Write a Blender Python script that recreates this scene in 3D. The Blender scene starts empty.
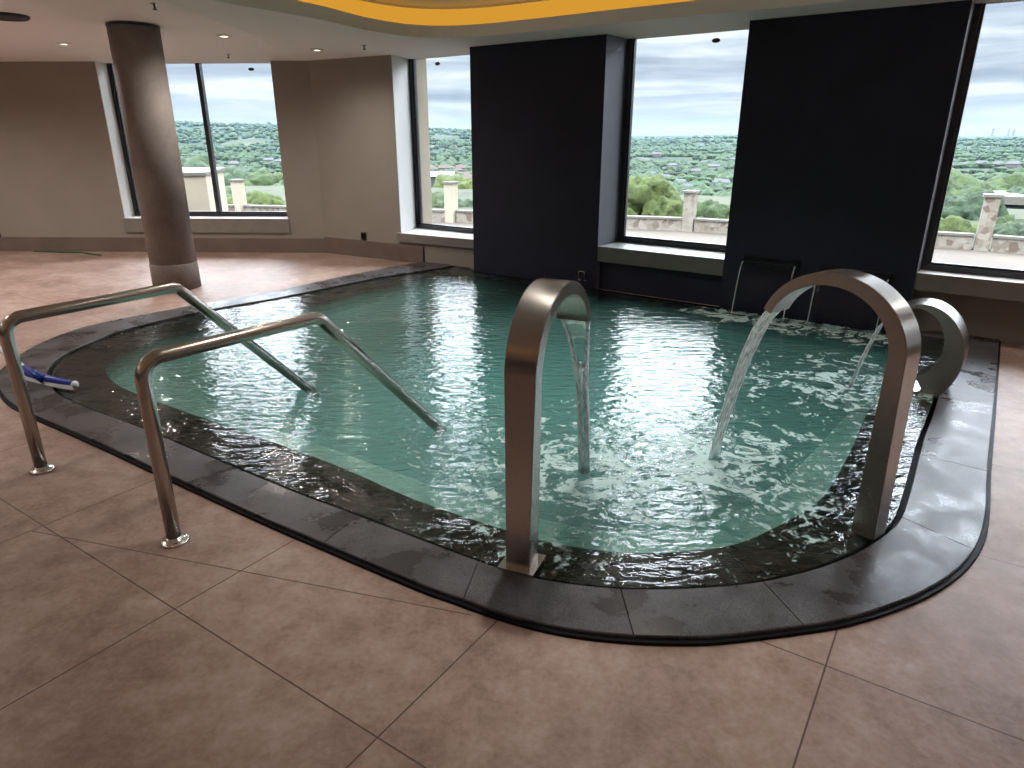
import bpy, bmesh, math, random
from mathutils import Vector, Matrix, noise
from mathutils.geometry import tessellate_polygon
random.seed(7)
sc = bpy.context.scene
COL = sc.collection
PI = math.pi

# ------------------------------------------------------------------ camera
F = 680.0; HOR = 135.0; H = 1.7
TH = math.atan((384 - HOR) / F); SN = math.sin(TH); CS = math.cos(TH)
cam = bpy.data.cameras.new('camera'); cam.sensor_width = 36; cam.lens = F / 1024 * 36
cam.clip_end = 20000; cam.clip_start = 0.05
co = bpy.data.objects.new('camera', cam); COL.objects.link(co)
co.location = (0, 0, H); co.rotation_euler = (PI / 2 - TH, 0, 0); sc.camera = co

def gz(u, v, z=0.0):
    """survey helper: where the sight line of a measured photo point meets height z"""
    a = (u - 512) / F; b = -(v - 384) / F
    r = (a, CS + b * SN, -SN + b * CS); t = (z - H) / r[2]
    return (r[0] * t, r[1] * t)

# back wall frame: s along the wall, d outwards through it
O = (-0.502, 8.947); EX = (0.803, -0.596); MX = (0.596, 0.803)
def W(s, d): return (O[0] + s * EX[0] + d * MX[0], O[1] + s * EX[1] + d * MX[1])
CEIL = 2.68
def ceil_z(x, y):
    sx = max(0, min(1, (-2.7 - x) / 0.9)); sy = max(0, min(1, (10.5 - y) / 2.7)); return CEIL + 0.11 * sx * sy

# ------------------------------------------------------------------ materials
def mat(name):
    m = bpy.data.materials.new(name); m.use_nodes = True
    nt = m.node_tree; b = nt.nodes['Principled BSDF']
    return m, nt, b
def N(nt, t, **kw):
    n = nt.nodes.new(t)
    for k, v in kw.items():
        if k in n.inputs: n.inputs[k].default_value = v
        else: setattr(n, k, v)
    return n
def ramp(nt, fac, stops, interp='LINEAR'):
    r = nt.nodes.new('ShaderNodeValToRGB'); r.color_ramp.interpolation = interp
    el = r.color_ramp.elements
    while len(el) < len(stops): el.new(0.5)
    for e, (p, c) in zip(el, stops):
        e.position = p; e.color = (c[0], c[1], c[2], 1) if len(c) == 3 else c
    nt.links.new(fac, r.inputs[0]); return r
def plain(name, col, rough=0.6, metal=0.0, spec=0.5, var=0.0, scale=8.0, bump=0.0, coat=0.0):
    m, nt, b = mat(name)
    b.inputs['Roughness'].default_value = rough; b.inputs['Metallic'].default_value = metal
    b.inputs['Specular IOR Level'].default_value = spec; b.inputs['Coat Weight'].default_value = coat
    b.inputs['Base Color'].default_value = (*col, 1)
    if var or bump:
        tc = N(nt, 'ShaderNodeTexCoord'); nz = N(nt, 'ShaderNodeTexNoise', Scale=scale, Detail=5.0)
        nt.links.new(tc.outputs['Object'], nz.inputs['Vector'])
        if var:
            lo = tuple(c * (1 - var) for c in col); hi = tuple(min(1, c * (1 + var)) for c in col)
            r = ramp(nt, nz.outputs['Fac'], [(0.3, lo), (0.7, hi)])
            nt.links.new(r.outputs[0], b.inputs['Base Color'])
        if bump:
            bp = N(nt, 'ShaderNodeBump', Strength=bump, Distance=0.01)
            nt.links.new(nz.outputs['Fac'], bp.inputs['Height']); nt.links.new(bp.outputs[0], b.inputs['Normal'])
    return m

M = {}
M['wall'] = plain('beige_paint', (0.29, 0.258, 0.222), 0.75, var=0.04, scale=2)
M['ceil'] = plain('ceiling_paint', (0.86, 0.84, 0.81), 0.8)
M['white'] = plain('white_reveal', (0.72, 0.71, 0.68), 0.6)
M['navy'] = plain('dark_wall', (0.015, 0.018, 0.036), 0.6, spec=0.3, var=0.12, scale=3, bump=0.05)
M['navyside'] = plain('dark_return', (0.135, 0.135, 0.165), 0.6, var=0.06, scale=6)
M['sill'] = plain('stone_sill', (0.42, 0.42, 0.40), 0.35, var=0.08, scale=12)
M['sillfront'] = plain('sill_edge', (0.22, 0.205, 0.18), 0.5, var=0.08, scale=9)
M['sillwet'] = plain('sill_edge_dark', (0.13, 0.135, 0.12), 0.45, var=0.08, scale=9)  # darker edge colour for the middle window sill
M['skirt'] = plain('skirting_tile', (0.165, 0.125, 0.105), 0.45, var=0.12, scale=3)
M['frame'] = plain('charcoal_aluminium', (0.045, 0.047, 0.055), 0.35, metal=0.3)
M['black'] = plain('black_rubber', (0.006, 0.006, 0.008), 0.6, spec=0.12)
M['blackplastic'] = plain('black_plastic', (0.012, 0.011, 0.012), 0.5)
M['outstone'] = plain('pale_stone_cladding', (0.214, 0.181, 0.135), 0.85, var=0.08, scale=3)
M['paving'] = plain('tan_paving', (0.036, 0.027, 0.018), 0.9, var=0.25, scale=0.35)
M['chrome'] = plain('polished_steel', (0.72, 0.70, 0.67), 0.18, metal=1.0)
M['plasticwhite'] = plain('white_plastic', (0.75, 0.78, 0.82), 0.35)
M['blue'] = plain('blue_plastic', (0.012, 0.03, 0.30), 0.3)
M['hose'] = plain('green_hose', (0.03, 0.09, 0.04), 0.5)
M['cream'] = plain('cap_stone', (0.070, 0.064, 0.051), 0.8)

def steel(name, col, rough):
    m, nt, b = mat(name)
    b.inputs['Metallic'].default_value = 1.0
    b.inputs['Anisotropic'].default_value = 0.4
    tc = N(nt, 'ShaderNodeTexCoord'); mp = N(nt, 'ShaderNodeMapping'); mp.inputs['Scale'].default_value = (900, 900, 900)
    nz = N(nt, 'ShaderNodeTexNoise', Scale=1.0, Detail=3.0)
    nt.links.new(tc.outputs['Object'], mp.inputs[0]); nt.links.new(mp.outputs[0], nz.inputs['Vector'])
    r = ramp(nt, nz.outputs['Fac'], [(0.3, tuple(c * 0.96 for c in col)), (0.7, col)])
    nt.links.new(r.outputs[0], b.inputs['Base Color'])
    mr = N(nt, 'ShaderNodeMapRange'); mr.inputs['To Min'].default_value = rough - 0.04; mr.inputs['To Max'].default_value = rough + 0.06
    nt.links.new(nz.outputs['Fac'], mr.inputs['Value']); nt.links.new(mr.outputs[0], b.inputs['Roughness'])
    return m
M['steel'] = steel('brushed_steel', (0.45, 0.42, 0.39), 0.26)
M['rail'] = steel('handrail_steel', (0.52, 0.47, 0.43), 0.24)

def concrete():
    m, nt, b = mat('raw_concrete')
    tc = N(nt, 'ShaderNodeTexCoord')
    n1 = N(nt, 'ShaderNodeTexNoise', Scale=2.2, Detail=6.0); n2 = N(nt, 'ShaderNodeTexNoise', Scale=30.0, Detail=4.0)
    for n in (n1, n2): nt.links.new(tc.outputs['Object'], n.inputs['Vector'])
    mx = N(nt, 'ShaderNodeMath', operation='MULTIPLY_ADD'); nt.links.new(n2.outputs['Fac'], mx.inputs[0]); mx.inputs[1].default_value = 0.3
    nt.links.new(n1.outputs['Fac'], mx.inputs[2])
    r = ramp(nt, mx.outputs[0], [(0.45, (0.17, 0.145, 0.13)), (0.85, (0.27, 0.235, 0.215))])
    nt.links.new(r.outputs[0], b.inputs['Base Color']); b.inputs['Roughness'].default_value = 0.75
    bp = N(nt, 'ShaderNodeBump', Strength=0.15, Distance=0.01); nt.links.new(n2.outputs['Fac'], bp.inputs['Height']); nt.links.new(bp.outputs[0], b.inputs['Normal'])
    return m
M['concrete'] = concrete()

def floor_mat():
    m, nt, b = mat('porcelain_floor_tile')
    L = nt.links
    geo = N(nt, 'ShaderNodeTexCoord')
    mp = N(nt, 'ShaderNodeMapping'); mp.vector_type = 'POINT'
    mp.inputs['Rotation'].default_value = (0, 0, math.radians(33.7))
    L.new(geo.outputs['Object'], mp.inputs[0])
    mp2 = N(nt, 'ShaderNodeMapping'); mp2.inputs['Location'].default_value = (0.135 + 10.63, -0.005 + 10.63, 0)
    L.new(mp.outputs[0], mp2.inputs[0])
    br = N(nt, 'ShaderNodeTexBrick', offset=0.0, squash=1.0)
    br.inputs['Scale'].default_value = 1.0; br.inputs['Brick Width'].default_value = 1.063; br.inputs['Row Height'].default_value = 1.063
    br.inputs['Mortar Size'].default_value = 0.0032; br.inputs['Mortar Smooth'].default_value = 0.2
    br.inputs['Color1'].default_value = (1, 1, 1, 1); br.inputs['Color2'].default_value = (0.90, 0.90, 0.90, 1); br.inputs['Mortar'].default_value = (0, 0, 0, 1)
    L.new(mp2.outputs[0], br.inputs['Vector'])
    # one oblique cut line
    a = Vector((-2.3, 2.718)); bb = Vector((-0.155, 2.109)); d = (bb - a).normalized(); nn = Vector((-d.y, d.x))
    sep = N(nt, 'ShaderNodeSeparateXYZ'); L.new(geo.outputs['Object'], sep.inputs[0])
    def mth(op, x, y, z=None):
        k = N(nt, 'ShaderNodeMath', operation=op)
        for i, q in enumerate((x, y, z)):
            if q is None: continue
            if isinstance(q, (int, float)): k.inputs[i].default_value = q
            else: L.new(q, k.inputs[i])
        return k.outputs[0]
    X, Y = sep.outputs[0], sep.outputs[1]
    dn = mth('ABSOLUTE', mth('ADD', mth('MULTIPLY', X, nn.x), mth('MULTIPLY_ADD', Y, nn.y, -(nn @ a))), 0)
    dt = mth('ADD', mth('MULTIPLY', X, d.x), mth('MULTIPLY_ADD', Y, d.y, -(d @ a)))
    onl = mth('MULTIPLY', mth('LESS_THAN', dn, 0.0028), mth('MULTIPLY', mth('GREATER_THAN', dt, 0.1), mth('LESS_THAN', dt, 2.23)))
    n1 = N(nt, 'ShaderNodeTexNoise', Scale=1.5, Detail=7.0, Roughness=0.65)
    n2 = N(nt, 'ShaderNodeTexNoise', Scale=9.0, Detail=6.0, Roughness=0.7)
    n3 = N(nt, 'ShaderNodeTexNoise', Scale=46.0, Detail=3.0)
    for n in (n1, n2, n3): L.new(geo.outputs['Object'], n.inputs['Vector'])
    v = mth('MULTIPLY_ADD', n2.outputs['Fac'], 0.62, mth('MULTIPLY_ADD', n3.outputs['Fac'], 0.26, mth('MULTIPLY_ADD', n1.outputs['Fac'], 1.0, -0.15)))
    r = ramp(nt, v, [(0.57, (0.205, 0.128, 0.098)), (0.78, (0.345, 0.232, 0.188)), (1.02, (0.47, 0.355, 0.305))])
    # rare small dark specks of dirt
    vo = N(nt, 'ShaderNodeTexVoronoi', Scale=1.7); L.new(geo.outputs['Object'], vo.inputs['Vector'])
    spk = mth('LESS_THAN', vo.outputs['Distance'], 0.016)
    mul = N(nt, 'ShaderNodeMix', data_type='RGBA', blend_type='MULTIPLY'); mul.inputs[0].default_value = 1
    L.new(r.outputs[0], mul.inputs[6]); L.new(br.outputs['Color'], mul.inputs[7])
    dark = N(nt, 'ShaderNodeMix', data_type='RGBA'); L.new(mth('MAXIMUM', mth('MAXIMUM', br.outputs['Fac'], onl), spk), dark.inputs[0])
    L.new(mul.outputs[2], dark.inputs[6]); dark.inputs[7].default_value = (0.10, 0.062, 0.045, 1)
    L.new(dark.outputs[2], b.inputs['Base Color'])
    rr = N(nt, 'ShaderNodeMapRange'); rr.inputs['From Min'].default_value = 0.3; rr.inputs['From Max'].default_value = 0.7
    rr.inputs['To Min'].default_value = 0.44; rr.inputs['To Max'].default_value = 0.58
    L.new(n1.outputs['Fac'], rr.inputs['Value']); L.new(rr.outputs[0], b.inputs['Roughness'])
    b.inputs['Specular IOR Level'].default_value = 0.34
    bp = N(nt, 'ShaderNodeBump', Strength=0.5, Distance=0.002); L.new(mth('SUBTRACT', 1.0, mth('MAXIMUM', br.outputs['Fac'], onl)), bp.inputs['Height']); L.new(bp.outputs[0], b.inputs['Normal'])
    return m
M['floor'] = floor_mat()

def granite(name, lo, hi, rough, wet):
    m, nt, b = mat(name); L = nt.links
    tc = N(nt, 'ShaderNodeTexCoord')
    n1 = N(nt, 'ShaderNodeTexNoise', Scale=260.0, Detail=2.0); n2 = N(nt, 'ShaderNodeTexNoise', Scale=3.0, Detail=6.0, Roughness=0.65)
    for n in (n1, n2): L.new(tc.outputs['Object'], n.inputs['Vector'])
    r1 = ramp(nt, n1.outputs['Fac'], [(0.35, lo), (0.65, hi)])
    r2 = ramp(nt, n2.outputs['Fac'], [(0.40, (0.52, 0.50, 0.48)), (0.50, (0.80, 0.79, 0.78)), (0.64, (1.25, 1.25, 1.25))])
    mx = N(nt, 'ShaderNodeMix', data_type='RGBA', blend_type='MULTIPLY'); mx.inputs[0].default_value = 1
    L.new(r1.outputs[0], mx.inputs[6]); L.new(r2.outputs[0], mx.inputs[7]); L.new(mx.outputs[2], b.inputs['Base Color'])
    b.inputs['Specular IOR Level'].default_value = 0.26
    # damp patches: smoother where wet
    r3 = ramp(nt, n2.outputs['Fac'], [(0.42, (wet,) * 3), (0.56, (rough,) * 3)])
    L.new(r3.outputs[0], b.inputs['Roughness'])
    bp = N(nt, 'ShaderNodeBump', Strength=0.12, Distance=0.001); L.new(n1.outputs['Fac'], bp.inputs['Height']); L.new(bp.outputs[0], b.inputs['Normal'])
    return m
M['coping'] = granite('dark_granite', (0.038, 0.036, 0.039), (0.125, 0.123, 0.132), 0.44, 0.25)
M['rim'] = granite('wet_granite', (0.018, 0.015, 0.014), (0.05, 0.042, 0.038), 0.35, 0.2)
M['basin'] = plain('pale_green_pool_tile', (0.52, 0.86, 0.76), 0.5, var=0.05, scale=2)
M['grate'] = plain('dark_green_grate', (0.05, 0.16, 0.13), 0.5)

# landing points of falling water on the pool (x, y, radius of disturbance)
IMPACT = [(0.40, 3.30, 0.75), (1.09, 3.40, 0.75), (2.42, 4.57, 0.7)]
FALLS = [(2.13, 6.66), (2.40, 6.45), (2.72, 6.24), (2.95, 6.08), (3.2, 5.9)]

def water_mat():
    m = bpy.data.materials.new('pool_water'); m.use_nodes = True; nt = m.node_tree; L = nt.links
    nt.nodes.clear(); out = N(nt, 'ShaderNodeOutputMaterial')
    tc = N(nt, 'ShaderNodeTexCoord')
    def mth(op, x, y=None, z=None, clamp=False):
        k = N(nt, 'ShaderNodeMath', operation=op, use_clamp=clamp)
        for i, q in enumerate((x, y, z)):
            if q is None: continue
            if isinstance(q, (int, float)): k.inputs[i].default_value = q
            else: L.new(q, k.inputs[i])
        return k.outputs[0]
    def near(p, rad):
        vd = N(nt, 'ShaderNodeVectorMath', operation='DISTANCE'); L.new(tc.outputs['Object'], vd.inputs[0]); vd.inputs[1].default_value = (p[0], p[1], 0.012)
        d = vd.outputs['Value']
        return d, mth('SUBTRACT', 1.0, mth('DIVIDE', d, rad), clamp=True)
    turb = None; rings = None
    for (x, y, r) in IMPACT:
        d, a = near((x, y), r * 1.9)
        turb = a if turb is None else mth('MAXIMUM', turb, a)
        w = mth('MULTIPLY', mth('SINE', mth('MULTIPLY', d, 62.0)), mth('POWER', a, 2.0))
        rings = w if rings is None else mth('ADD', rings, w)
    fall = None
    for p in FALLS:
        d, a = near(p, 0.55); fall = a if fall is None else mth('MAXIMUM', fall, a)
    turball = mth('MAXIMUM', turb, fall)
    def ns(scale, stretch, det, rough=0.55, dist=0.0):
        mp = N(nt, 'ShaderNodeMapping'); mp.inputs['Scale'].default_value = stretch; L.new(tc.outputs['Object'], mp.inputs[0])
        n = N(nt, 'ShaderNodeTexNoise', Scale=scale, Detail=det, Roughness=rough, Distortion=dist); L.new(mp.outputs[0], n.inputs['Vector']); return n.outputs['Fac']
    big = ns(3.2, (0.8, 1.25, 1), 2.0, 0.5, 0.6); med = ns(9.5, (0.75, 1.3, 1), 3.0, 0.55, 0.8); sm = ns(30.0, (1, 1, 1), 3.0, 0.6, 0.5)
    hgt = mth('MULTIPLY_ADD', big, 0.0060, mth('MULTIPLY', med, 0.0040))
    hgt = mth('ADD', hgt, mth('MULTIPLY', sm, mth('MULTIPLY_ADD', turball, 0.0036, 0.0003)))
    hgt = mth('ADD', hgt, mth('MULTIPLY', med, mth('MULTIPLY', turball, 0.008)))
    rip = ns(12.0, (0.6, 1.6, 1), 2.0, 0.5, 0.4)
    hgt = mth('ADD', hgt, mth('MULTIPLY', rip, 0.0125))
    hgt = mth('ADD', hgt, mth('MULTIPLY', rings, 0.0014))
    bp = N(nt, 'ShaderNodeBump', Strength=1.0, Distance=1.0); L.new(hgt, bp.inputs['Height'])
    gl = N(nt, 'ShaderNodeBsdfGlossy', Roughness=0.015); gl.inputs['Color'].default_value = (1, 1, 1, 1); L.new(bp.outputs[0], gl.inputs['Normal'])
    tr = N(nt, 'ShaderNodeBsdfTransparent'); tr.inputs['Color'].default_value = (0.93, 0.97, 0.96, 1)
    fr = N(nt, 'ShaderNodeFresnel', IOR=1.55); L.new(bp.outputs[0], fr.inputs['Normal'])
    mx = N(nt, 'ShaderNodeMixShader'); L.new(fr.outputs[0], mx.inputs[0]); L.new(tr.outputs[0], mx.inputs[1]); L.new(gl.outputs[0], mx.inputs[2])
    # foam where the water lands
    fo = N(nt, 'ShaderNodeBsdfDiffuse'); fo.inputs['Color'].default_value = (0.46, 0.64, 0.62, 1)
    fn = ns(4.6, (1, 1, 1), 6.0, 0.7, 1.6); fn2 = ns(26.0, (1, 1, 1), 3.0, 0.6, 0.6)
    fmask = mth('MULTIPLY_ADD', fn2, 0.35, mth('MULTIPLY', fn, 0.8))
    cut = mth('MULTIPLY_ADD', mth('MAXIMUM', mth('MULTIPLY', mth('POWER', turb, 0.8), 0.25), mth('MULTIPLY', mth('POWER', fall, 0.6), 0.28)), -1.0, 0.76)
    ff = mth('MULTIPLY', mth('SUBTRACT', fmask, cut), 14.0, clamp=True)
    ff = mth('MULTIPLY', ff, mth('MULTIPLY', mth('MULTIPLY', turball, 5.0, clamp=True), 0.85))
    mf = N(nt, 'ShaderNodeMixShader'); L.new(ff, mf.inputs[0]); L.new(mx.outputs[0], mf.inputs[1]); L.new(fo.outputs[0], mf.inputs[2])
    L.new(mf.outputs[0], out.inputs['Surface'])
    va = N(nt, 'ShaderNodeVolumeAbsorption', Density=0.75); va.inputs['Color'].default_value = (0.02, 0.90, 0.84, 1)
    vsc = N(nt, 'ShaderNodeVolumeScatter', Density=1.8); vsc.inputs['Color'].default_value = (0.36, 1.0, 0.93, 1)
    adv = N(nt, 'ShaderNodeAddShader'); L.new(va.outputs[0], adv.inputs[0]); L.new(vsc.outputs[0], adv.inputs[1]); L.new(adv.outputs[0], out.inputs['Volume'])
    return m
M['water'] = water_mat()

def jet_mat():
    m = bpy.data.materials.new('falling_water'); m.use_nodes = True; nt = m.node_tree; L = nt.links
    nt.nodes.clear(); out = N(nt, 'ShaderNodeOutputMaterial'); tc = N(nt, 'ShaderNodeTexCoord')
    mp = N(nt, 'ShaderNodeMapping'); mp.inputs['Scale'].default_value = (48, 48, 4); L.new(tc.outputs['Object'], mp.inputs[0])
    nz = N(nt, 'ShaderNodeTexNoise', Scale=1.0, Detail=4.0, Distortion=0.8); L.new(mp.outputs[0], nz.inputs['Vector'])
    bp = N(nt, 'ShaderNodeBump', Strength=0.8, Distance=0.02); L.new(nz.outputs['Fac'], bp.inputs['Height'])
    gl = N(nt, 'ShaderNodeBsdfGlossy', Roughness=0.05); L.new(bp.outputs[0], gl.inputs['Normal'])
    tr = N(nt, 'ShaderNodeBsdfTransparent'); tr.inputs['Color'].default_value = (0.93, 0.96, 0.96, 1)
    fr = N(nt, 'ShaderNodeFresnel', IOR=1.6); L.new(bp.outputs[0], fr.inputs['Normal'])
    m1 = N(nt, 'ShaderNodeMixShader'); L.new(fr.outputs[0], m1.inputs[0]); L.new(tr.outputs[0], m1.inputs[1]); L.new(gl.outputs[0], m1.inputs[2])
    di = N(nt, 'ShaderNodeBsdfTranslucent'); di.inputs['Color'].default_value = (0.80, 0.9, 0.9, 1)
    d2 = N(nt, 'ShaderNodeBsdfDiffuse'); d2.inputs['Color'].default_value = (0.80, 0.9, 0.9, 1)
    ad = N(nt, 'ShaderNodeMixShader'); ad.inputs[0].default_value = 0.5; L.new(di.outputs[0], ad.inputs[1]); L.new(d2.outputs[0], ad.inputs[2])
    r = ramp(nt, nz.outputs['Fac'], [(0.36, (0.25,) * 3), (0.60, (0.85,) * 3)])
    m2 = N(nt, 'ShaderNodeMixShader'); L.new(r.outputs[0], m2.inputs[0]); L.new(m1.outputs[0], m2.inputs[1]); L.new(ad.outputs[0], m2.inputs[2])
    L.new(m2.outputs[0], out.inputs['Surface']); return m
M['jet'] = jet_mat()

def clear_mat(name, ior, tint):
    m = bpy.data.materials.new(name); m.use_nodes = True; nt = m.node_tree; L = nt.links
    nt.nodes.clear(); out = N(nt, 'ShaderNodeOutputMaterial')
    gl = N(nt, 'ShaderNodeBsdfGlossy', Roughness=0.02)
    tr = N(nt, 'ShaderNodeBsdfTransparent'); tr.inputs['Color'].default_value = (*tint, 1)
    fr = N(nt, 'ShaderNodeFresnel', IOR=ior)
    m1 = N(nt, 'ShaderNodeMixShader'); L.new(fr.outputs[0], m1.inputs[0]); L.new(tr.outputs[0], m1.inputs[1]); L.new(gl.outputs[0], m1.inputs[2])
    L.new(m1.outputs[0], out.inputs['Surface']); return m
M['glass'] = clear_mat('window_glass', 1.3, (0.97, 0.985, 0.98))
M['sheet'] = clear_mat('thin_water_sheet', 1.33, (0.90, 0.93, 0.94))

def emis(name, col, s):
    m = bpy.data.materials.new(name); m.use_nodes = True; nt = m.node_tree
    nt.nodes.clear(); out = N(nt, 'ShaderNodeOutputMaterial'); e = N(nt, 'ShaderNodeEmission', Strength=s); e.inputs['Color'].default_value = (*col, 1)
    nt.links.new(e.outputs[0], out.inputs['Surface']); return m
M['led'] = emis('cove_led_diffuser', (1.0, 0.47, 0.05), 0.58)  # lit back wall of the cove; the light on it is put in as emission
M['lamp'] = emis('downlight_lens', (1.0, 0.86, 0.68), 9.0)

def leaf_mat(name, lo, hi, sc_=1.0, bump=0.0):
    m, nt, b = mat(name); L = nt.links
    tc = N(nt, 'ShaderNodeTexCoord'); n = N(nt, 'ShaderNodeTexNoise', Scale=sc_, Detail=8.0, Roughness=0.8); L.new(tc.outputs['Object'], n.inputs['Vector'])
    mid = tuple((a + c) / 2 for a, c in zip(lo, hi))
    r = ramp(nt, n.outputs['Fac'], [(0.38, tuple(c * 0.55 for c in lo)), (0.5, mid), (0.62, hi)]); L.new(r.outputs[0], b.inputs['Base Color']); b.inputs['Roughness'].default_value = 0.85
    b.inputs['Specular IOR Level'].default_value = 0.2
    if bump:
        bp = N(nt, 'ShaderNodeBump', Strength=bump, Distance=0.25); L.new(n.outputs['Fac'], bp.inputs['Height']); L.new(bp.outputs[0], b.inputs['Normal'])
    return m
M['leafA'] = leaf_mat('bright_green_leaves', (0.0195, 0.0338, 0.0070), (0.0572, 0.0728, 0.0200), 5.5, 0.9)
M['leafB'] = leaf_mat('mid_green_leaves', (0.0143, 0.0286, 0.0100), (0.0390, 0.0572, 0.0200), 5.5, 0.9)
M['leafC'] = leaf_mat('blue_green_leaves', (0.0130, 0.0247, 0.0140), (0.0312, 0.0494, 0.0240), 5.5, 0.9)
M['bark'] = plain('bark', (0.036, 0.026, 0.018), 0.9)

def stone_mat():
    m, nt, b = mat('rubble_stone'); L = nt.links
    tc = N(nt, 'ShaderNodeTexCoord'); v = N(nt, 'ShaderNodeTexVoronoi', Scale=4.5, feature='F1'); L.new(tc.outputs['Object'], v.inputs['Vector'])
    sp = N(nt, 'ShaderNodeSeparateColor'); L.new(v.outputs['Color'], sp.inputs[0])
    r = ramp(nt, sp.outputs[0], [(0.0, (0.061, 0.042, 0.030)), (0.35, (0.110, 0.092, 0.070)), (1.0, (0.144, 0.131, 0.110))])
    L.new(r.outputs[0], b.inputs['Base Color']); b.inputs['Roughness'].default_value = 0.9
    return m
M['stone'] = stone_mat()

def land_mat():
    m, nt, b = mat('valley_ground'); L = nt.links
    g = N(nt, 'ShaderNodeTexCoord')
    n1 = N(nt, 'ShaderNodeTexNoise', Scale=0.0045, Detail=4.0, Roughness=0.55); n2 = N(nt, 'ShaderNodeTexNoise', Scale=0.035, Detail=6.0, Roughness=0.7)
    for n in (n1, n2): L.new(g.outputs['Object'], n.inputs['Vector'])
    ad = N(nt, 'ShaderNodeMath', operation='MULTIPLY_ADD'); L.new(n2.outputs['Fac'], ad.inputs[0]); ad.inputs[1].default_value = 0.55; L.new(n1.outputs['Fac'], ad.inputs[2])
    r = ramp(nt, ad.outputs[0], [(0.55, (0.006, 0.012, 0.009)), (0.74, (0.010, 0.019, 0.010)), (0.86, (0.025, 0.032, 0.017)), (0.97, (0.035, 0.035, 0.023))])
    L.new(r.outputs[0], b.inputs['Base Color']); b.inputs['Roughness'].default_value = 0.95; b.inputs['Specular IOR Level'].default_value = 0.1
    return m
M['land'] = land_mat()

# ------------------------------------------------------------------ mesh helpers
def link(name, bm, m, parent=None, smooth=False, recalc=True):
    if recalc: bmesh.ops.recalc_face_normals(bm, faces=bm.faces)
    me = bpy.data.meshes.new(name); bm.to_mesh(me); bm.free()
    ms = m if isinstance(m, (list, tuple)) else [m]
    for k in ms: me.materials.append(k)
    if smooth:
        for p in me.polygons: p.use_smooth = True
    o = bpy.data.objects.new(name, me); COL.objects.link(o)
    if parent is not None:
        o.parent = parent
        o.matrix_parent_inverse = parent_inv(parent)
    return o
def parent_inv(p):
    def world(q):
        mt = Matrix.LocRotScale(q.location, q.rotation_euler, q.scale)
        return mt if q.parent is None else world(q.parent) @ q.matrix_parent_inverse @ mt
    return world(p).inverted()
def thing(name, label, cat, loc, group=None):
    o = bpy.data.objects.new(name, None); COL.objects.link(o); o.location = loc; o.empty_display_size = 0.1
    tag(o, label, cat, group); return o
def tag(o, label, cat, group=None, kind=None):
    o['label'] = label; o['category'] = cat
    if group: o['group'] = group
    if kind: o['kind'] = kind
    return o
def struct(o): o['kind'] = 'structure'; return o

def prism(bm, pts, z0, z1, mi=0):
    lo = [bm.verts.new((p[0], p[1], z0)) for p in pts]; hi = [bm.verts.new((p[0], p[1], z1)) for p in pts]
    n = len(pts); fs = [bm.faces.new(lo[::-1]), bm.faces.new(hi)]
    for i in range(n): fs.append(bm.faces.new((lo[i], lo[(i + 1) % n], hi[(i + 1) % n], hi[i])))
    for f in fs: f.material_index = mi
    return fs
def wprism(bm, sd, z0, z1, mi=0): return prism(bm, [W(*p) for p in sd], z0, z1, mi)
def wbox(bm, s0, s1, d0, d1, z0, z1, mi=0): return wprism(bm, [(s0, d0), (s1, d0), (s1, d1), (s0, d1)], z0, z1, mi)
def box(bm, c, size, rot=0.0, mi=0):
    hx, hy = size[0] / 2, size[1] / 2; cr, sr = math.cos(rot), math.sin(rot)
    pts = [(c[0] + x * cr - y * sr, c[1] + x * sr + y * cr) for x, y in ((-hx, -hy), (hx, -hy), (hx, hy), (-hx, hy))]
    return prism(bm, pts, c[2], c[2] + size[2], mi)
def bevel(bm, w, seg=2, ang=0.6):
    es = [e for e in bm.edges if len(e.link_faces) == 2 and e.calc_face_angle(0) > ang]
    bmesh.ops.bevel(bm, geom=es, offset=w, segments=seg, affect='EDGES', profile=0.5, clamp_overlap=True)
def tube(bm, pts, rad, seg=20, caps=True):
    pts = [Vector(p) for p in pts]; n = len(pts); rings = []
    rads = rad if isinstance(rad, (list, tuple)) else [rad] * n
    t0 = (pts[1] - pts[0]).normalized()
    up = Vector((0, 0, 1)) if abs(t0.z) < 0.9 else Vector((1, 0, 0))
    x = t0.cross(up).normalized()
    for i, p in enumerate(pts):
        t = (pts[min(i + 1, n - 1)] - pts[max(i - 1, 0)]).normalized()
        x = (x - t * x.dot(t)).normalized(); y = t.cross(x)
        rings.append([bm.verts.new(p + (x * math.cos(2 * PI * k / seg) + y * math.sin(2 * PI * k / seg)) * rads[i]) for k in range(seg)])
    for a, b in zip(rings, rings[1:]):
        for k in range(seg): bm.faces.new((a[k], a[(k + 1) % seg], b[(k + 1) % seg], b[k]))
    if caps: bm.faces.new(rings[0][::-1]); bm.faces.new(rings[-1])
def lathe(bm, prof, c, seg=40, cap=True):
    rings = []
    for r, z in prof: rings.append([bm.verts.new((c[0] + r * math.cos(2 * PI * k / seg), c[1] + r * math.sin(2 * PI * k / seg), c[2] + z)) for k in range(seg)])
    for a, b in zip(rings, rings[1:]):
        for k in range(seg): bm.faces.new((a[k], a[(k + 1) % seg], b[(k + 1) % seg], b[k]))
    if cap: bm.faces.new(rings[0][::-1]); bm.faces.new(rings[-1])
def fillet(pts, r, seg=8):
    pts = [Vector(p) for p in pts]; out = [pts[0]]
    for a, b, c in zip(pts, pts[1:], pts[2:]):
        u = (a - b).normalized(); v = (c - b).normalized(); ang = u.angle(v); d = r / math.tan(ang / 2)
        p0 = b + u * d; p1 = b + v * d
        bis = (u + v).normalized(); cen = b + bis * (r / math.sin(ang / 2))
        for k in range(seg + 1):
            t = k / seg; q = p0.lerp(p1, t); out.append(cen + (q - cen).normalized() * r)
    out.append(pts[-1]); return out
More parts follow.
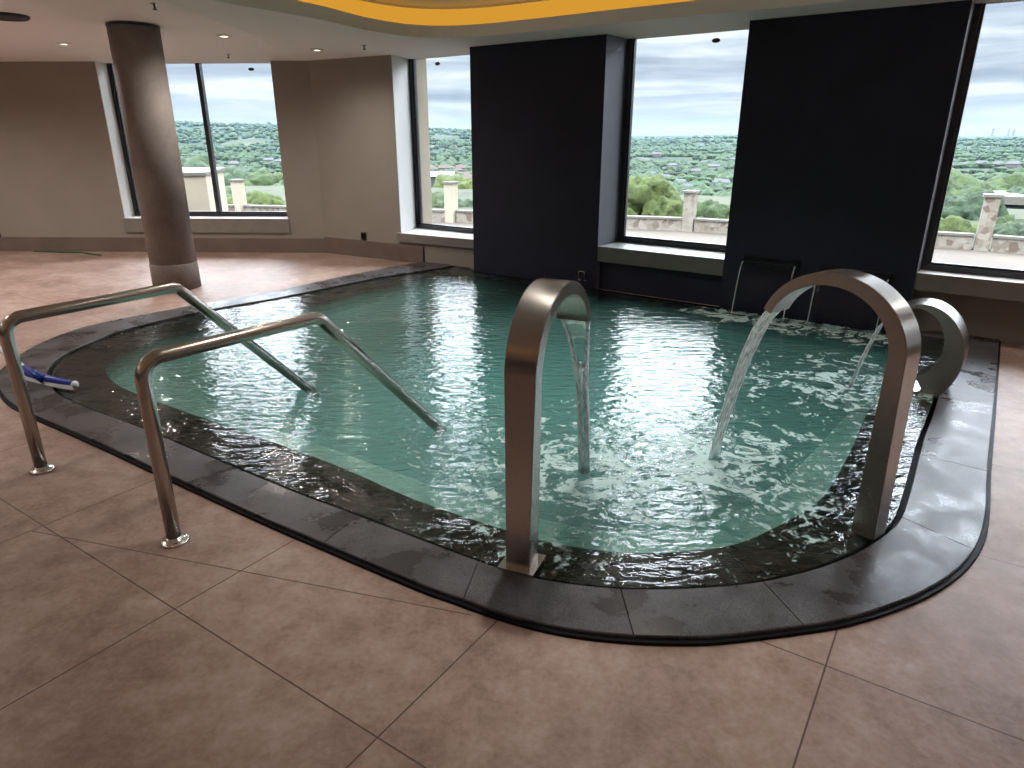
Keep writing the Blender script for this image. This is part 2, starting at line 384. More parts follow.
def flat(bm, loops, z, mi=0):
    """polygon with holes at height z"""
    tri = tessellate_polygon([[Vector((p[0], p[1], 0)) for p in l] for l in loops])
    allp = [p for l in loops for p in l]; vs = [bm.verts.new((p[0], p[1], z)) for p in allp]; fs = []
    for t in tri:
        try: f = bm.faces.new([vs[i] for i in t]); f.material_index = mi; fs.append(f)
        except ValueError: pass
    bmesh.ops.recalc_face_normals(bm, faces=fs)
    return fs
def skirt_loop(bm, loop, z0, z1, mi=0):
    lo = [bm.verts.new((p[0], p[1], z0)) for p in loop]; hi = [bm.verts.new((p[0], p[1], z1)) for p in loop]; n = len(loop)
    for i in range(n): bm.faces.new((lo[i], lo[(i + 1) % n], hi[(i + 1) % n], hi[i])).material_index = mi
def smooth_closed(pts, sub=6):
    n = len(pts); out = []
    for i in range(n):
        p0, p1, p2, p3 = (Vector(pts[(i + k - 1) % n]) for k in range(4))
        for j in range(sub):
            t = j / sub
            out.append(0.5 * ((2 * p1) + (p2 - p0) * t + (2 * p0 - 5 * p1 + 4 * p2 - p3) * t * t + (3 * p1 - p0 - 3 * p2 + p3) * t ** 3))
    return [(p.x, p.y) for p in out]
def smooth_open(pts, sub=5):
    P_ = [Vector(p) for p in pts]; P_ = [P_[0] * 2 - P_[1]] + P_ + [P_[-1] * 2 - P_[-2]]; out = []
    for i in range(1, len(P_) - 2):
        p0, p1, p2, p3 = P_[i - 1:i + 3]
        for j in range(sub):
            t = j / sub
            out.append(0.5 * ((2 * p1) + (p2 - p0) * t + (2 * p0 - 5 * p1 + 4 * p2 - p3) * t * t + (3 * p1 - p0 - 3 * p2 + p3) * t ** 3))
    out.append(P_[-2]); return [tuple(p) for p in out]

# ------------------------------------------------------------------ pool outlines in plan
def G(l, z=0.0): return [gz(u, v, z) for u, v in l]
WR = 0.24           # how far the wall right of the second dark pier stands back
cop_front = G([(407.5, 265.7), (351, 276), (297, 288), (252.8, 297), (201.6, 305.5), (164, 312.6), (126.6, 319.6), (84, 329), (46.9, 342), (18.8, 357), (-4, 378), (2, 400), (19.5, 413),
               (40, 422.6), (68, 434.8), (99.6, 449), (152.7, 474), (199, 495.5), (262.5, 525), (340, 558.5), (415, 590.6), (452.5, 604.5), (508.7, 624), (565, 637.5), (625, 644.5), (680, 646.5), (724, 645),
               (797.5, 636), (850, 627), (902.5, 610), (940, 592), (968, 570), (984, 545), (990, 515), (991.4, 474), (995, 427), (998.5, 380)])
slot_front = G([(417, 273.4), (370, 281), (314, 292.7), (267, 302), (220, 310), (165, 322), (120, 334), (80, 350), (58.6, 361), (48, 375), (53, 391), (66.4, 401.6), (97.7, 415), (146, 433),
                (199, 455.8), (292, 495), (340, 513), (415, 542), (490, 570), (542.5, 584.5), (602, 592.5), (640, 594.5), (690, 593.5), (752.5, 588), (808.7, 575.6), (850, 560.6), (879, 543.5),
                (898.7, 525), (908, 500), (915, 473.7), (922, 445.6), (931.6, 420), (940, 394)])
basin_front = G([(417, 278.6), (360.6, 292.7), (306.7, 306), (250, 317), (200, 330), (166, 338), (140.6, 346), (120, 355), (108, 364), (106.5, 373), (117, 384), (136.7, 393.5), (175.8, 408), (265.6, 439),
                 (340, 466), (415, 499), (505, 529), (542.5, 540), (602.5, 550), (660, 552), (724, 546), (763.7, 532), (801, 512), (823.7, 495), (840, 470), (854, 443)])
def line_hit(p, q, s0d, s1d):
    a, b = Vector(s0d), Vector(s1d); p, q = Vector(p), Vector(q)
    d1 = q - p; d2 = b - a; den = d1.x * d2.y - d1.y * d2.x
    t = ((a.x - p.x) * d2.y - (a.y - p.y) * d2.x) / den
    r = p + d1 * t; return (r.x, r.y)
WALLA0, WALLA1 = W(-1.358, 0.03), W(0.0, 0.18)
# coping outline
OUTL = smooth_open(cop_front, 3)
endR = line_hit(cop_front[-4], cop_front[-1], W(5.1, WR), W(8, WR))
startL = line_hit(cop_front[1], cop_front[0], WALLA0, WALLA1)
e_ = 0.006
OUTL = [startL] + OUTL + [endR, W(5.055, WR), W(5.055, -e_), W(0, -e_), WALLA1]
# slot outline
SL = smooth_open(slot_front, 3)
sL = line_hit(slot_front[1], slot_front[0], WALLA0, WALLA1)
sR = line_hit(slot_front[-3], slot_front[-1], W(5.05, 0.0), W(8, 0.0))
SLOT = [sL] + SL + [sR, W(5.05, -0.03), W(0.0, -0.03), W(-0.02, 0.14)]
# basin outline
BA = smooth_open(basin_front, 3)
BASIN = BA + [gz(868, 410), (2.50, 4.30), (3.12, 5.15), W(4.95, -0.22), W(3.4, -0.24), W(1.8, -0.22), W(0.6, -0.24), W(-0.05, -0.25), gz(431, 276.5)]

# ------------------------------------------------------------------ setting
ROOM = [(-9.5, 10.78), (-2.85, 10.55), W(-1.0, 0.2), W(11.5, 0.5), (8.6, -5), (-9.5, -5)]
rx1 = 9.5
ROOM = [(-9.6, 11.12), (-2.9, 10.9), W(-1.7, 0.65), W(0.5, 0.65), W(0.5, 0.555), W(4.5, 0.555), W(4.5, 0.315), W(11.9, 0.315), (W(11.9, 0.9)[0], -5.1), (-9.6, -5.1)]
bm = bmesh.new(); flat(bm, [ROOM, OUTL], 0.0); skirt_loop(bm, OUTL, -0.10, 0.0); struct(link('floor', bm, M['floor'], recalc=False))

# left wall with window 1
bm = bmesh.new()
def yl(x): return 10.52 + (x + 2.85) * -0.034
def lbox(x0, x1, d0, d1, z0, z1, mi=0): prism(bm, [(x0, yl(x0) + d0), (x1, yl(x1) + d0), (x1, yl(x1) + d1), (x0, yl(x0) + d1)], z0, z1, mi)
WX0, WX1 = -5.92, -3.40
lbox(-9.6, WX0, 0, 0.62, 0, 2.9); lbox(WX1, -2.80, 0, 0.62, 0, 2.9); lbox(WX0, WX1, 0.0, 0.62, 0, 0.30)
lbox(WX0 , WX1, 0.02, 0.62, 0.30, 0.505)
struct(link('wall_left', bm, M['wall']))
bm = bmesh.new(); lbox(WX0 - 0.02, WX1 + 0.02, -0.035, 0.30, 0.30, 0.51); bevel(bm, 0.006)
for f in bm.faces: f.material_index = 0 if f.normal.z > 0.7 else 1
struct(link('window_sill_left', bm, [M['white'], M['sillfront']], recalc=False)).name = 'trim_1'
bm = bmesh.new(); lbox(WX0 - 0.001, WX0 + 0.012, 0.004, 0.30, 0.51, CEIL); struct(link('trim_2', bm, M['white']))
bm = bmesh.new(); lbox(-9.5, -2.85, -0.022, 0.002, 0, 0.215); struct(link('baseboard_left', bm, M['skirt']))
# back wall facet with window 2 beginning
bm = bmesh.new()
wprism(bm, [(-2.823, -0.136), (-1.358, 0.03), (-1.575, 0.56), (-1.575, 0.66), (-3.2, 0.66), (-3.1, 0.2)], 0, 2.9)
wprism(bm, [(-1.358, 0.03), (0.0, 0.18), (0.0, 0.66), (-1.575, 0.66), (-1.575, 0.56)], 0, 0.28)
wprism(bm, [(-1.37, 0.06), (0.0, 0.21), (0.0, 0.66), (-1.575, 0.66), (-1.575, 0.56)], 0.28, 0.39)
struct(link('wall_back', bm, M['wall']))
bm = bmesh.new(); wprism(bm, [(-1.40, -0.01), (0.0, 0.145), (0.0, 0.56), (-1.575, 0.56)], 0.28, 0.40); bevel(bm, 0.006)
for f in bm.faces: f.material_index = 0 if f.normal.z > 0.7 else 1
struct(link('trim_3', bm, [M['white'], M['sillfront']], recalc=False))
bm = bmesh.new(); wprism(bm, [(-1.352, 0.034), (-1.568, 0.56), (-1.578, 0.56), (-1.362, 0.034)], 0.40, CEIL); struct(link('trim_4', bm, M['white']))
bm = bmesh.new()
a = Vector(W(-2.823, -0.136)); b_ = Vector((-1.235, 9.573)); n_ = Vector((-0.505, -0.863)) * 0.022
prism(bm, [tuple(a), tuple(b_), tuple(b_ + n_), tuple(a + n_)], 0, 0.24); struct(link('baseboard_back', bm, M['skirt']))
# dark piers
def pier(name, s0, s1):
    bm = bmesh.new(); wbox(bm, s0, s1, 0, 0.55, -0.02, 2.9)
    bm.faces.ensure_lookup_table(); bmesh.ops.recalc_face_normals(bm, faces=bm.faces)
    ex = Vector((EX[0], EX[1], 0))
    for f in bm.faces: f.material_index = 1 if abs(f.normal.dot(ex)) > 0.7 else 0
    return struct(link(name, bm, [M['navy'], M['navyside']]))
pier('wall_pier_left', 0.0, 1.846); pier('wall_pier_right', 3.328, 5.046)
# below window 3
bm = bmesh.new(); wbox(bm, 1.846, 3.328, 0.07, 0.55, -0.02, 0.335); struct(link('wall_below_window', bm, M['navy']))
bm = bmesh.new(); wbox(bm, 1.852, 3.322, 0.0, 0.46, 0.335, 0.505); bevel(bm, 0.008); bmesh.ops.recalc_face_normals(bm, faces=bm.faces)
for f in bm.faces: f.material_index = 0 if f.normal.z > 0.7 else 1
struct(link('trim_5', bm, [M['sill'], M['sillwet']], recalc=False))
# right run of the window wall: window 4, pier, added window, end
bm = bmesh.new()
wbox(bm, 5.046, 11.9, WR, 0.60, 0, 0.38); wbox(bm, 5.046, 11.9, WR + 0.01, 0.60, 0.38, 0.55)
wbox(bm, 7.6, 8.9, 0.1, 0.60, 0.0, 2.9); wbox(bm, 10.6, 11.9, 0.1, 0.60, 0.0, 2.9)
struct(link('wall_right', bm, M['wall']))
bm = bmesh.new(); wbox(bm, 5.05, 7.6, 0.03, 0.24, 0.41, 0.56); bevel(bm, 0.006); bmesh.ops.recalc_face_normals(bm, faces=bm.faces)
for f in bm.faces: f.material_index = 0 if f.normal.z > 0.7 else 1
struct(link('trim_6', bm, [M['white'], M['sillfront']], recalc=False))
bm = bmesh.new(); q0 = 6.13; wbox(bm, q0, 11.0, WR - 0.05, WR + 0.001, 0, 0.26); struct(link('baseboard_right', bm, M['skirt']))
# rest of the shell
bm = bmesh.new(); xr = W(11.9, 0.5)[0]; prism(bm, [(xr - 0.9, -5), (xr - 0.6, -5), (xr - 0.6, W(11.9, .5)[1] + 0.9), (xr - 0.9, W(11.9, .5)[1] + 0.9)], 0, 2.9); struct(link('wall_far_right', bm, M['wall']))
bm = bmesh.new(); prism(bm, [(-9.6, -5), (-9.3, -5), (-9.3, 10.75), (-9.6, 10.75)], 0, 2.9); struct(link('wall_far_left', bm, M['wall']))
bm = bmesh.new(); prism(bm, [(-9.6, -5.1), (xr, -5.1), (xr, -4.8), (-9.6, -4.8)], 0, 2.9); struct(link('wall_front', bm, M['wall']))

# windows: frame (mesh of the structure) with a pane child
def window(name, p0, p1, z0, z1, mull=(), fw=0.05, dp=0.09, spots=()):
    p0, p1 = Vector(p0), Vector(p1); e = (p1 - p0); Ln = e.length; e.normalize(); m_ = Vector((-e.y, e.x))
    if m_.y < 0: m_ = -m_
    def bx(bm, a, b, d0, d1, za, zb):
        prism(bm, [tuple(p0 + e * a + m_ * d0), tuple(p0 + e * b + m_ * d0), tuple(p0 + e * b + m_ * d1), tuple(p0 + e * a + m_ * d1)], za, zb)
    bm = bmesh.new()
    z1 += 0.045
    bx(bm, 0, fw, 0, dp, z0, z1); bx(bm, Ln - fw, Ln, 0, dp, z0, z1)
    bx(bm, fw, Ln - fw, 0, dp, z0, z0 + fw); bx(bm, fw, Ln - fw, 0, dp, z1 - 0.03, z1)
    # stepped inner bead
    bx(bm, fw, fw + 0.022, 0.03, dp - 0.01, z0 + fw, z1 - 0.03); bx(bm, Ln - fw - 0.022, Ln - fw, 0.03, dp - 0.01, z0 + fw, z1 - 0.03)
    bx(bm, fw + 0.022, Ln - fw - 0.022, 0.03, dp - 0.01, z0 + fw, z0 + fw + 0.02)
    for f in mull: bx(bm, Ln * f - 0.03, Ln * f + 0.03, 0, dp, z0 + fw, z1 - 0.03)
    o = struct(link(name, bm, M['frame']))
    bm = bmesh.new(); bx(bm, fw + 0.01, Ln - fw - 0.01, 0.052, 0.060, z0 + fw, z1 - 0.03)
    g = link('glass_pane', bm, M['glass'], o)
    for (a, z) in spots:
        bm = bmesh.new(); c = p0 + e * a + m_ * 0.045
        n = 16; vs = [[bm.verts.new((c.x + e.x * 0.045 * math.cos(t) + m_.x * dd, c.y + e.y * 0.045 * math.cos(t) + m_.y * dd, z + 0.022 * math.sin(t))) for t in [2 * PI * k / n for k in range(n)]] for dd in (0, 0.006)]
        bm.faces.new(vs[0]); bm.faces.new(vs[1][::-1])
        for k in range(n): bm.faces.new((vs[0][k], vs[0][(k + 1) % n], vs[1][(k + 1) % n], vs[1][k]))
        link('window_sticker', bm, M['frame'], o)  # small dark oval disc on the pane
    return o
window('window_1', (WX0, yl(WX0) + 0.28), (WX1, yl(WX1) + 0.28), 0.51, CEIL, mull=(0.535,), spots=((2.12, 2.60),))
window('window_2', W(-1.575, 0.56), W(0.05, 0.56), 0.40, CEIL, spots=((0.50, 2.60),))
window('window_3', W(1.846, 0.46), W(3.328, 0.46), 0.505, CEIL, spots=((0.98, 2.60),))
window('window_4', W(5.046, 0.22), W(7.6, 0.22), 0.56, CEIL, spots=((0.55, 2.28),))
window('window_5', W(8.9, 0.30), W(10.6, 0.30), 0.50, CEIL)  # unseen window added further along the wall to let in more daylight

# outside masonry reveals
def ext(name, s0, s1):
    bm = bmesh.new(); wbox(bm, s0, s1, 0.955, 1.30, -2.5, 3.1); struct(link(name, bm, M['outstone']))
bm = bmesh.new()
wbox(bm, -3.2, -1.58, 0.662, 0.93, -2.5, 3.0); wbox(bm, -1.58, 0.0, 0.662, 0.93, -2.5, 0.30)
for s0, s1 in ((0.02, 1.80), (3.36, 5.02), (7.6, 8.9), (10.6, 12.0)): wbox(bm, s0, s1, 0.602, 0.74, -2.5, 3.0)
wbox(bm, 1.8, 3.36, 0.602, 0.74, -2.5, 0.36); wbox(bm, 5.02, 7.6, 0.602, 0.74, -2.5, 0.36); wbox(bm, 8.9, 10.6, 0.602, 0.74, -2.5, 0.36)
struct(link('wall_outside', bm, M['outstone']))

# ceiling with curved light cove
ce = G([(212, 0), (266, 10), (320, 19.5), (371, 31), (417.6, 37), (468, 37), (539, 31), (613, 23.4), (720, 13), (830, 2.5)], CEIL)
cove = smooth_closed(ce + [(3.6, 5.0), (4.6, 3.4), (4.3, 1.2), (2.6, -0.9), (0.0, -2.0), (-2.4, -1.4), (-3.6, 0.6), (-3.5, 2.8), (-2.8, 4.5)], 6)
def offset_loop(l, d):
    n = len(l); out = []
    area = sum(l[i][0] * l[(i + 1) % n][1] - l[(i + 1) % n][0] * l[i][1] for i in range(n)); sg = 1 if area > 0 else -1
    for i in range(n):
        a, b = Vector(l[i - 1]), Vector(l[(i + 1) % n]); t = (b - a).normalized()
        out.append((l[i][0] + t.y * d * sg, l[i][1] - t.x * d * sg))
    return out
coveO = offset_loop(cove, 0.22)
bm = bmesh.new(); flat(bm, [ROOM, cove], CEIL); skirt_loop(bm, cove, CEIL, CEIL + 0.115)
flat(bm, [coveO, cove], CEIL + 0.115)
for co_, no_ in (((-2.7, 0, 0), (1, 0, 0)), ((-3.15, 0, 0), (1, 0, 0)), ((-3.6, 0, 0), (1, 0, 0)), ((0, 7.8, 0), (0, 1, 0)), ((0, 10.5, 0), (0, 1, 0))):
    bmesh.ops.bisect_plane(bm, geom=bm.verts[:] + bm.edges[:] + [f for f in bm.faces if all(abs(v.co.z - CEIL) < 1e-4 for v in f.verts)], dist=1e-5, plane_co=co_, plane_no=no_)
for v in bm.verts:
    if abs(v.co.z - CEIL) < 1e-4: v.co.z = ceil_z(v.co.x, v.co.y)
skirt_loop(bm, coveO, CEIL + 0.305, CEIL + 0.33)
flat(bm, [coveO], CEIL + 0.33)
struct(link('ceiling', bm, M['ceil'], recalc=False))
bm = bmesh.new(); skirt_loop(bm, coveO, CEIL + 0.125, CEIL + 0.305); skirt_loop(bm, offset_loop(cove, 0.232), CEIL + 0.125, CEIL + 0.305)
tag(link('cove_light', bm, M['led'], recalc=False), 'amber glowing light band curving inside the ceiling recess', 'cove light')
bm = bmesh.new(); flat(bm, [[(-9.62, -5.1), (xr, -5.1), W(11.9, 1.22), W(-1.2, 1.22), (-2.4, 11.2), (-9.62, 11.4)]], 3.25); struct(link('ceiling_slab', bm, M['ceil']))

# ------------------------------------------------------------------ downlights, sprinklers, speaker
def downlight(x, y, label, grp=None, lit=True):
    zc = ceil_z(x, y); t = thing('downlight', label, 'ceiling light', (x, y, zc - 0.02), grp)
    bm = bmesh.new(); lathe(bm, [(0.045, 0.018), (0.045, 0.006), (0.062, 0.0), (0.072, 0.004), (0.074, 0.0195), (0.05, 0.0195)], (x, y, zc - 0.02), 28, cap=False)
    link('trim_ring', bm, M['white'], t, True)
    bm = bmesh.new(); lathe(bm, [(0.0445, 0.008), (0.0445, 0.016)], (x, y, zc - 0.02), 28); link('lens', bm, M['lamp'], t)
    return t
dl = {'white downlight nearest the bare left wall, left of the column': (64, 43), 'white downlight just right of the concrete column top': (224, 35), 'small white downlight above the right pane of the left window': (317, 49)}
def on_ceiling(u, v):
    z = CEIL
    for _ in range(20): x, y = gz(u, v, z); z = ceil_z(x, y)
    return x, y, z
for lb, px in dl.items(): x, y, z = on_ceiling(*px); downlight(x, y, lb)
LE = [210, 120, 50, 80, 40, 40, 45, 45, 50, 60, 70, 80, 200, 70, 100, 100]
LAMPS = [(-6.5, 6.0), (-6.5, 2.5), (-6.5, -1.5), (-4.6, 3.6), (-4.6, 0.4), (-4.2, -3.2), (-1.5, -3.6), (1.5, -3.6), (4.6, -3.2), (5.4, -0.4), (6.0, 2.2), (5.2, 4.4), (-7.9, 8.4), (-2.342, 9.053), (-5.03, 8.486), (-2.975, 7.836)]  # entries away from the modelled fixtures are unseen lamps added to brighten the room
for i, (x, y) in enumerate(LAMPS):
    ld = bpy.data.lights.new('downlight_beam', 'SPOT'); ld.energy = LE[i]; ld.color = (1.0, 0.92, 0.85); ld.spot_size = math.radians(160); ld.spot_blend = 1.0; ld.shadow_soft_size = 0.05
    lo = bpy.data.objects.new('downlight_beam', ld); COL.objects.link(lo); lo.location = (x, y, ceil_z(x, y) - 0.03)
    bm = bmesh.new(); lathe(bm, [(0.0445, -0.012), (0.0445, -0.004)], (x, y, CEIL), 20); bm.free()
# unseen fill spots added inside the recess to brighten the pool and floor
for (x, y, e_w) in [(-1.3, 5.2, 170), (1.2, 4.9, 170), (0.2, 3.2, 120), (1.8, 1.2, 35), (-1.2, 0.2, 20)]:
    ld = bpy.data.lights.new('recess_downlight', 'SPOT'); ld.energy = e_w; ld.color = (1.0, 0.92, 0.85); ld.spot_size = math.radians(110); ld.spot_blend = 1.0; ld.shadow_soft_size = 0.05
    lo = bpy.data.objects.new('recess_downlight', ld); COL.objects.link(lo); lo.location = (x, y, CEIL + 0.31)

def sprinkler(px, label):
    x, y, zc = on_ceiling(*px); t = thing('fire_sprinkler', label, 'sprinkler', (x, y, zc - 0.06))
    bm = bmesh.new(); lathe(bm, [(0.03, 0.054), (0.03, 0.06)], (x, y, zc - 0.06), 20); link('escutcheon', bm, M['chrome'], t)
    bm = bmesh.new(); lathe(bm, [(0.008, 0.054), (0.008, 0.02), (0.018, 0.016), (0.018, 0.012), (0.006, 0.008)], (x, y, zc - 0.06), 16); link('deflector', bm, M['frame'], t, True)
sprinkler((364, 45), 'small metal ceiling sprinkler left of the amber light band, near the second window')
sprinkler((228, 54), 'tiny ceiling sprinkler above the divided window on the left')
sprinkler((154, 3), 'dark ceiling sprinkler just above the top of the concrete column')
x, y, zc = on_ceiling(4, 15)
t = thing('ceiling_speaker', 'round black ceiling speaker at the left edge above the bare wall', 'speaker', (x, y, zc - 0.03))
bm = bmesh.new(); lathe(bm, [(0.21, 0.03), (0.21, 0.012), (0.195, 0.0), (0.185, 0.006)], (x, y, zc - 0.03), 48, cap=False); link('bezel', bm, M['blackplastic'], t, True)
bm = bmesh.new(); lathe(bm, [(0.188, 0.007), (0.10, 0.003), (0.02, 0.001)], (x, y, zc - 0.03), 48); link('grille', bm, M['blackplastic'], t, True)

# sockets
def socket(cx, cy, z, nx, ny, label, w=0.10, h=0.11):
    n = Vector((nx, ny)).normalized(); e = Vector((-n.y, n.x)); c = Vector((cx, cy))
    t = thing('wall_socket', label, 'wall socket', (cx, cy, z))
    def slab(d0, d1, ww, z0, z1):
        bm = bmesh.new(); prism(bm, [tuple(c + e * ww + n * d0), tuple(c - e * ww + n * d0), tuple(c - e * ww + n * d1), tuple(c + e * ww + n * d1)], z0, z1); bevel(bm, 0.003); return bm
    link('cover_plate', slab(0.001, 0.012, w / 2, z - h / 2, z + h / 2), M['blackplastic'], t)
    link('outlet_face', slab(0.012, 0.018, w / 2 - 0.015, z - h / 2 + 0.02, z + h / 2 - 0.02), M['black'], t)
A0 = Vector(W(-2.823, -0.136)); A1 = Vector(W(-1.358, 0.03)); q = A0.lerp(A1, 0.53)
socket(q.x, q.y, 0.305, -0.505, -0.863, 'small black socket on the wall just above the skirting, left of the second window')
socket(-7.97, yl(-7.97), 0.31, 0, -1, 'black socket at the left edge above the skirting of the bare wall', 0.09, 0.19)

# ------------------------------------------------------------------ concrete column
CX, CY = -3.98, 8.0
t = thing('concrete_column', 'round bare concrete column standing on the tiled floor by the left window', 'column', (CX, CY, 0))
bm = bmesh.new(); lathe(bm, [(0.252, 0.30), (0.252, ceil_z(CX, CY) - 0.004)], (CX, CY, 0), 64); link('shaft', bm, M['concrete'], t, True)
bm = bmesh.new(); lathe(bm, [(0.262, 0.0), (0.259, 0.29), (0.252, 0.30)], (CX, CY, 0), 64); link('base_collar', bm, M['concrete'], t, True)
bm = bmesh.new(); lathe(bm, [(0.258, 0), (0.258, 0.02)], (CX, CY, ceil_z(CX, CY) - 0.022), 64); link('top_collar', bm, M['frame'], t, True)
for k in t.children:
    for p in k.data.polygons:
        if abs(p.normal.z) > 0.9: p.use_smooth = False

# ------------------------------------------------------------------ pool
pool = thing('swimming_pool', 'kidney sided indoor pool with dark granite coping set in the tiled floor', 'pool', (0.5, 5.0, 0))
C0 = Vector((0.35, 5.1))
def hit(poly, ang):
    d = Vector((math.cos(ang), math.sin(ang))); best = None; n = len(poly)
    for i in range(n):
        a = Vector(poly[i]) - C0; b = Vector(poly[(i + 1) % n]) - C0; e = b - a
        den = d.x * e.y - d.y * e.x
        if abs(den) < 1e-12: continue
        t = (a.x * e.y - a.y * e.x) / den; u = (a.x * d.y - a.y * d.x) / den
        if t > 0 and -1e-6 <= u <= 1 + 1e-6: best = t if best is None else min(best, t)
    return best
def angs(polys):
    out = set()
    for i in range(240): out.add(round(2 * PI * i / 240 - PI, 5))
    for p in polys:
        for q in p: out.add(round(math.atan2(q[1] - C0.y, q[0] - C0.x), 5))
    return sorted(out)
AN = angs([OUTL, SLOT, BASIN])
# joint angles from measured joint positions, then spaced round the rest
jm = [(627, 618), (470, 588), (780, 606), (340, 535), (215, 478), (100, 432), (30, 395), (30, 352), (110, 325), (230, 305), (340, 281), (958, 548), (965, 470), (975, 405)]
JA = sorted(math.atan2(gz(*p)[1] - C0.y, gz(*p)[0] - C0.x) for p in jm)
def ring(name, outer, inner, zt, zb, m, parent, gap, joints=True, minw=0.06, lift=0.0, bev=0.0):
    bm = bmesh.new()
    cuts = JA if joints else [JA[0]]
    R = [(a, hit(outer, a), hit(inner, a)) for a in AN]
    ext_ = []
    for j in cuts: ext_.append((j, hit(outer, j), hit(inner, j)))
    segs = []
    js = sorted(cuts)
    for k in range(len(js)):
        a0 = js[k]; a1 = js[(k + 1) % len(js)] if len(js) > 1 else a0 + 2 * PI
        if a1 <= a0: a1 += 2 * PI
        def rr(a):
            b = (a + PI) % (2 * PI) - PI; return a, hit(outer, b), hit(inner, b)
        mid = [a for a in AN] + [a + 2 * PI for a in AN]
        g0 = gap / 2
        ra = rr(a0); rb = rr(a1)
        aa = a0 + g0 / ra[1]; ab = a1 - g0 / rb[1]
        lst = [rr(aa)] + [rr(a) for a in mid if aa + 1e-4 < a < ab - 1e-4] + [rr(ab)]
        run = []
        for it in lst + [None]:
            if it is not None and it[1] - it[2] > minw: run.append(it)
            else:
                if len(run) > 1: segs.append(run)
                run = []
    for run in segs:
        cols = []
        for a, ro, ri in run:
            d = Vector((math.cos(a), math.sin(a))); po = C0 + d * ro; pi_ = C0 + d * ri
            b = min(bev, (ro - ri) / 3)
            cols.append([bm.verts.new(v) for v in ((po.x, po.y, zb), (po.x, po.y, zt - b), (po.x - d.x * b, po.y - d.y * b, zt), (pi_.x + d.x * b, pi_.y + d.y * b, zt), (pi_.x, pi_.y, zt - b), (pi_.x, pi_.y, zb))])
        for c, e in zip(cols, cols[1:]):
            for i in range(6):
                j = (i + 1) % 6; bm.faces.new((c[i], c[j], e[j], e[i]))
        bm.faces.new(cols[0][::-1]); bm.faces.new(cols[-1])
    return link(name, bm, m, parent)
def inset_poly(poly, d):
    out = []
    for p in poly:
        v = Vector(p) - C0; L_ = v.length; out.append(tuple(C0 + v * ((L_ - d) / L_)))
    return out
OUT2 = inset_poly(OUTL, 0.022)
cop = ring('coping', OUT2, SLOT, 0.026, -0.10, M['coping'], pool, 0.004, True, 0.07, bev=0.004)
ring('coping_edge_strip', inset_poly(OUTL, 0.002), OUT2, 0.012, -0.10, M['black'], pool, 0.0, False, 0.001)
SL2 = inset_poly(SLOT, 0.035)
ring('overflow_rim', SL2, BASIN, 0.0, -0.16, M['rim'], pool, 0.003, True, 0.02, bev=0.006)
ring('gutter_channel', SLOT, SL2, -0.06, -0.16, M['black'], pool, 0.0, False, 0.0)
# basin with shelf and deep floor
def sm_poly(px, z): return smooth_closed([gz(u, v, z) for u, v in px], 4)
ZS, ZD = -0.26, -0.78
deep = smooth_closed([gz(u, v, ZS) for u, v in [(205, 392), (225, 362), (300, 336), (345, 324), (400, 322), (470, 331), (560, 338), (660, 338), (760, 346), (850, 362), (868, 392), (842, 420), (795, 470), (745, 508), (680, 530), (600, 530), (500, 508), (400, 474), (300, 438), (235, 414)]], 4)
bm = bmesh.new()
flat(bm, [BASIN, deep], ZS); skirt_loop(bm, BASIN, ZS, -0.10); skirt_loop(bm, deep, ZD, ZS); flat(bm, [deep], ZD)
basin = link('basin', bm, M['basin'], pool, recalc=False)
# dark inlet grates let into the back shelf
for k, (u, v, l, w_) in enumerate([(478, 300, 0.55, 0.07), (498, 297, 0.55, 0.07), (447, 297, 0.4, 0.05), (428, 300, 0.35, 0.05), (462, 290, 0.3, 0.05)]):
    x, y = gz(u, v, ZS); bm = bmesh.new(); box(bm, (x, y, ZS + 0.002), (l, w_, 0.01), math.radians(58)); bevel(bm, 0.003)
    link('inlet_grate', bm, M['grate'], basin)
# water: closed body, top over rim and basin
WATER = inset_poly(SLOT, 0.030)
bm = bmesh.new(); flat(bm, [WATER], 0.010); skirt_loop(bm, WATER, -0.005, 0.010)
flat(bm, [WATER], ZD - 0.05); skirt_loop(bm, WATER, ZD - 0.05, -0.005)
bmesh.ops.remove_doubles(bm, verts=bm.verts, dist=1e-5)
tag(link('pool_water', bm, M['water']), 'clear turquoise rippling water filling the pool up to the dark rim', 'water', kind='stuff')

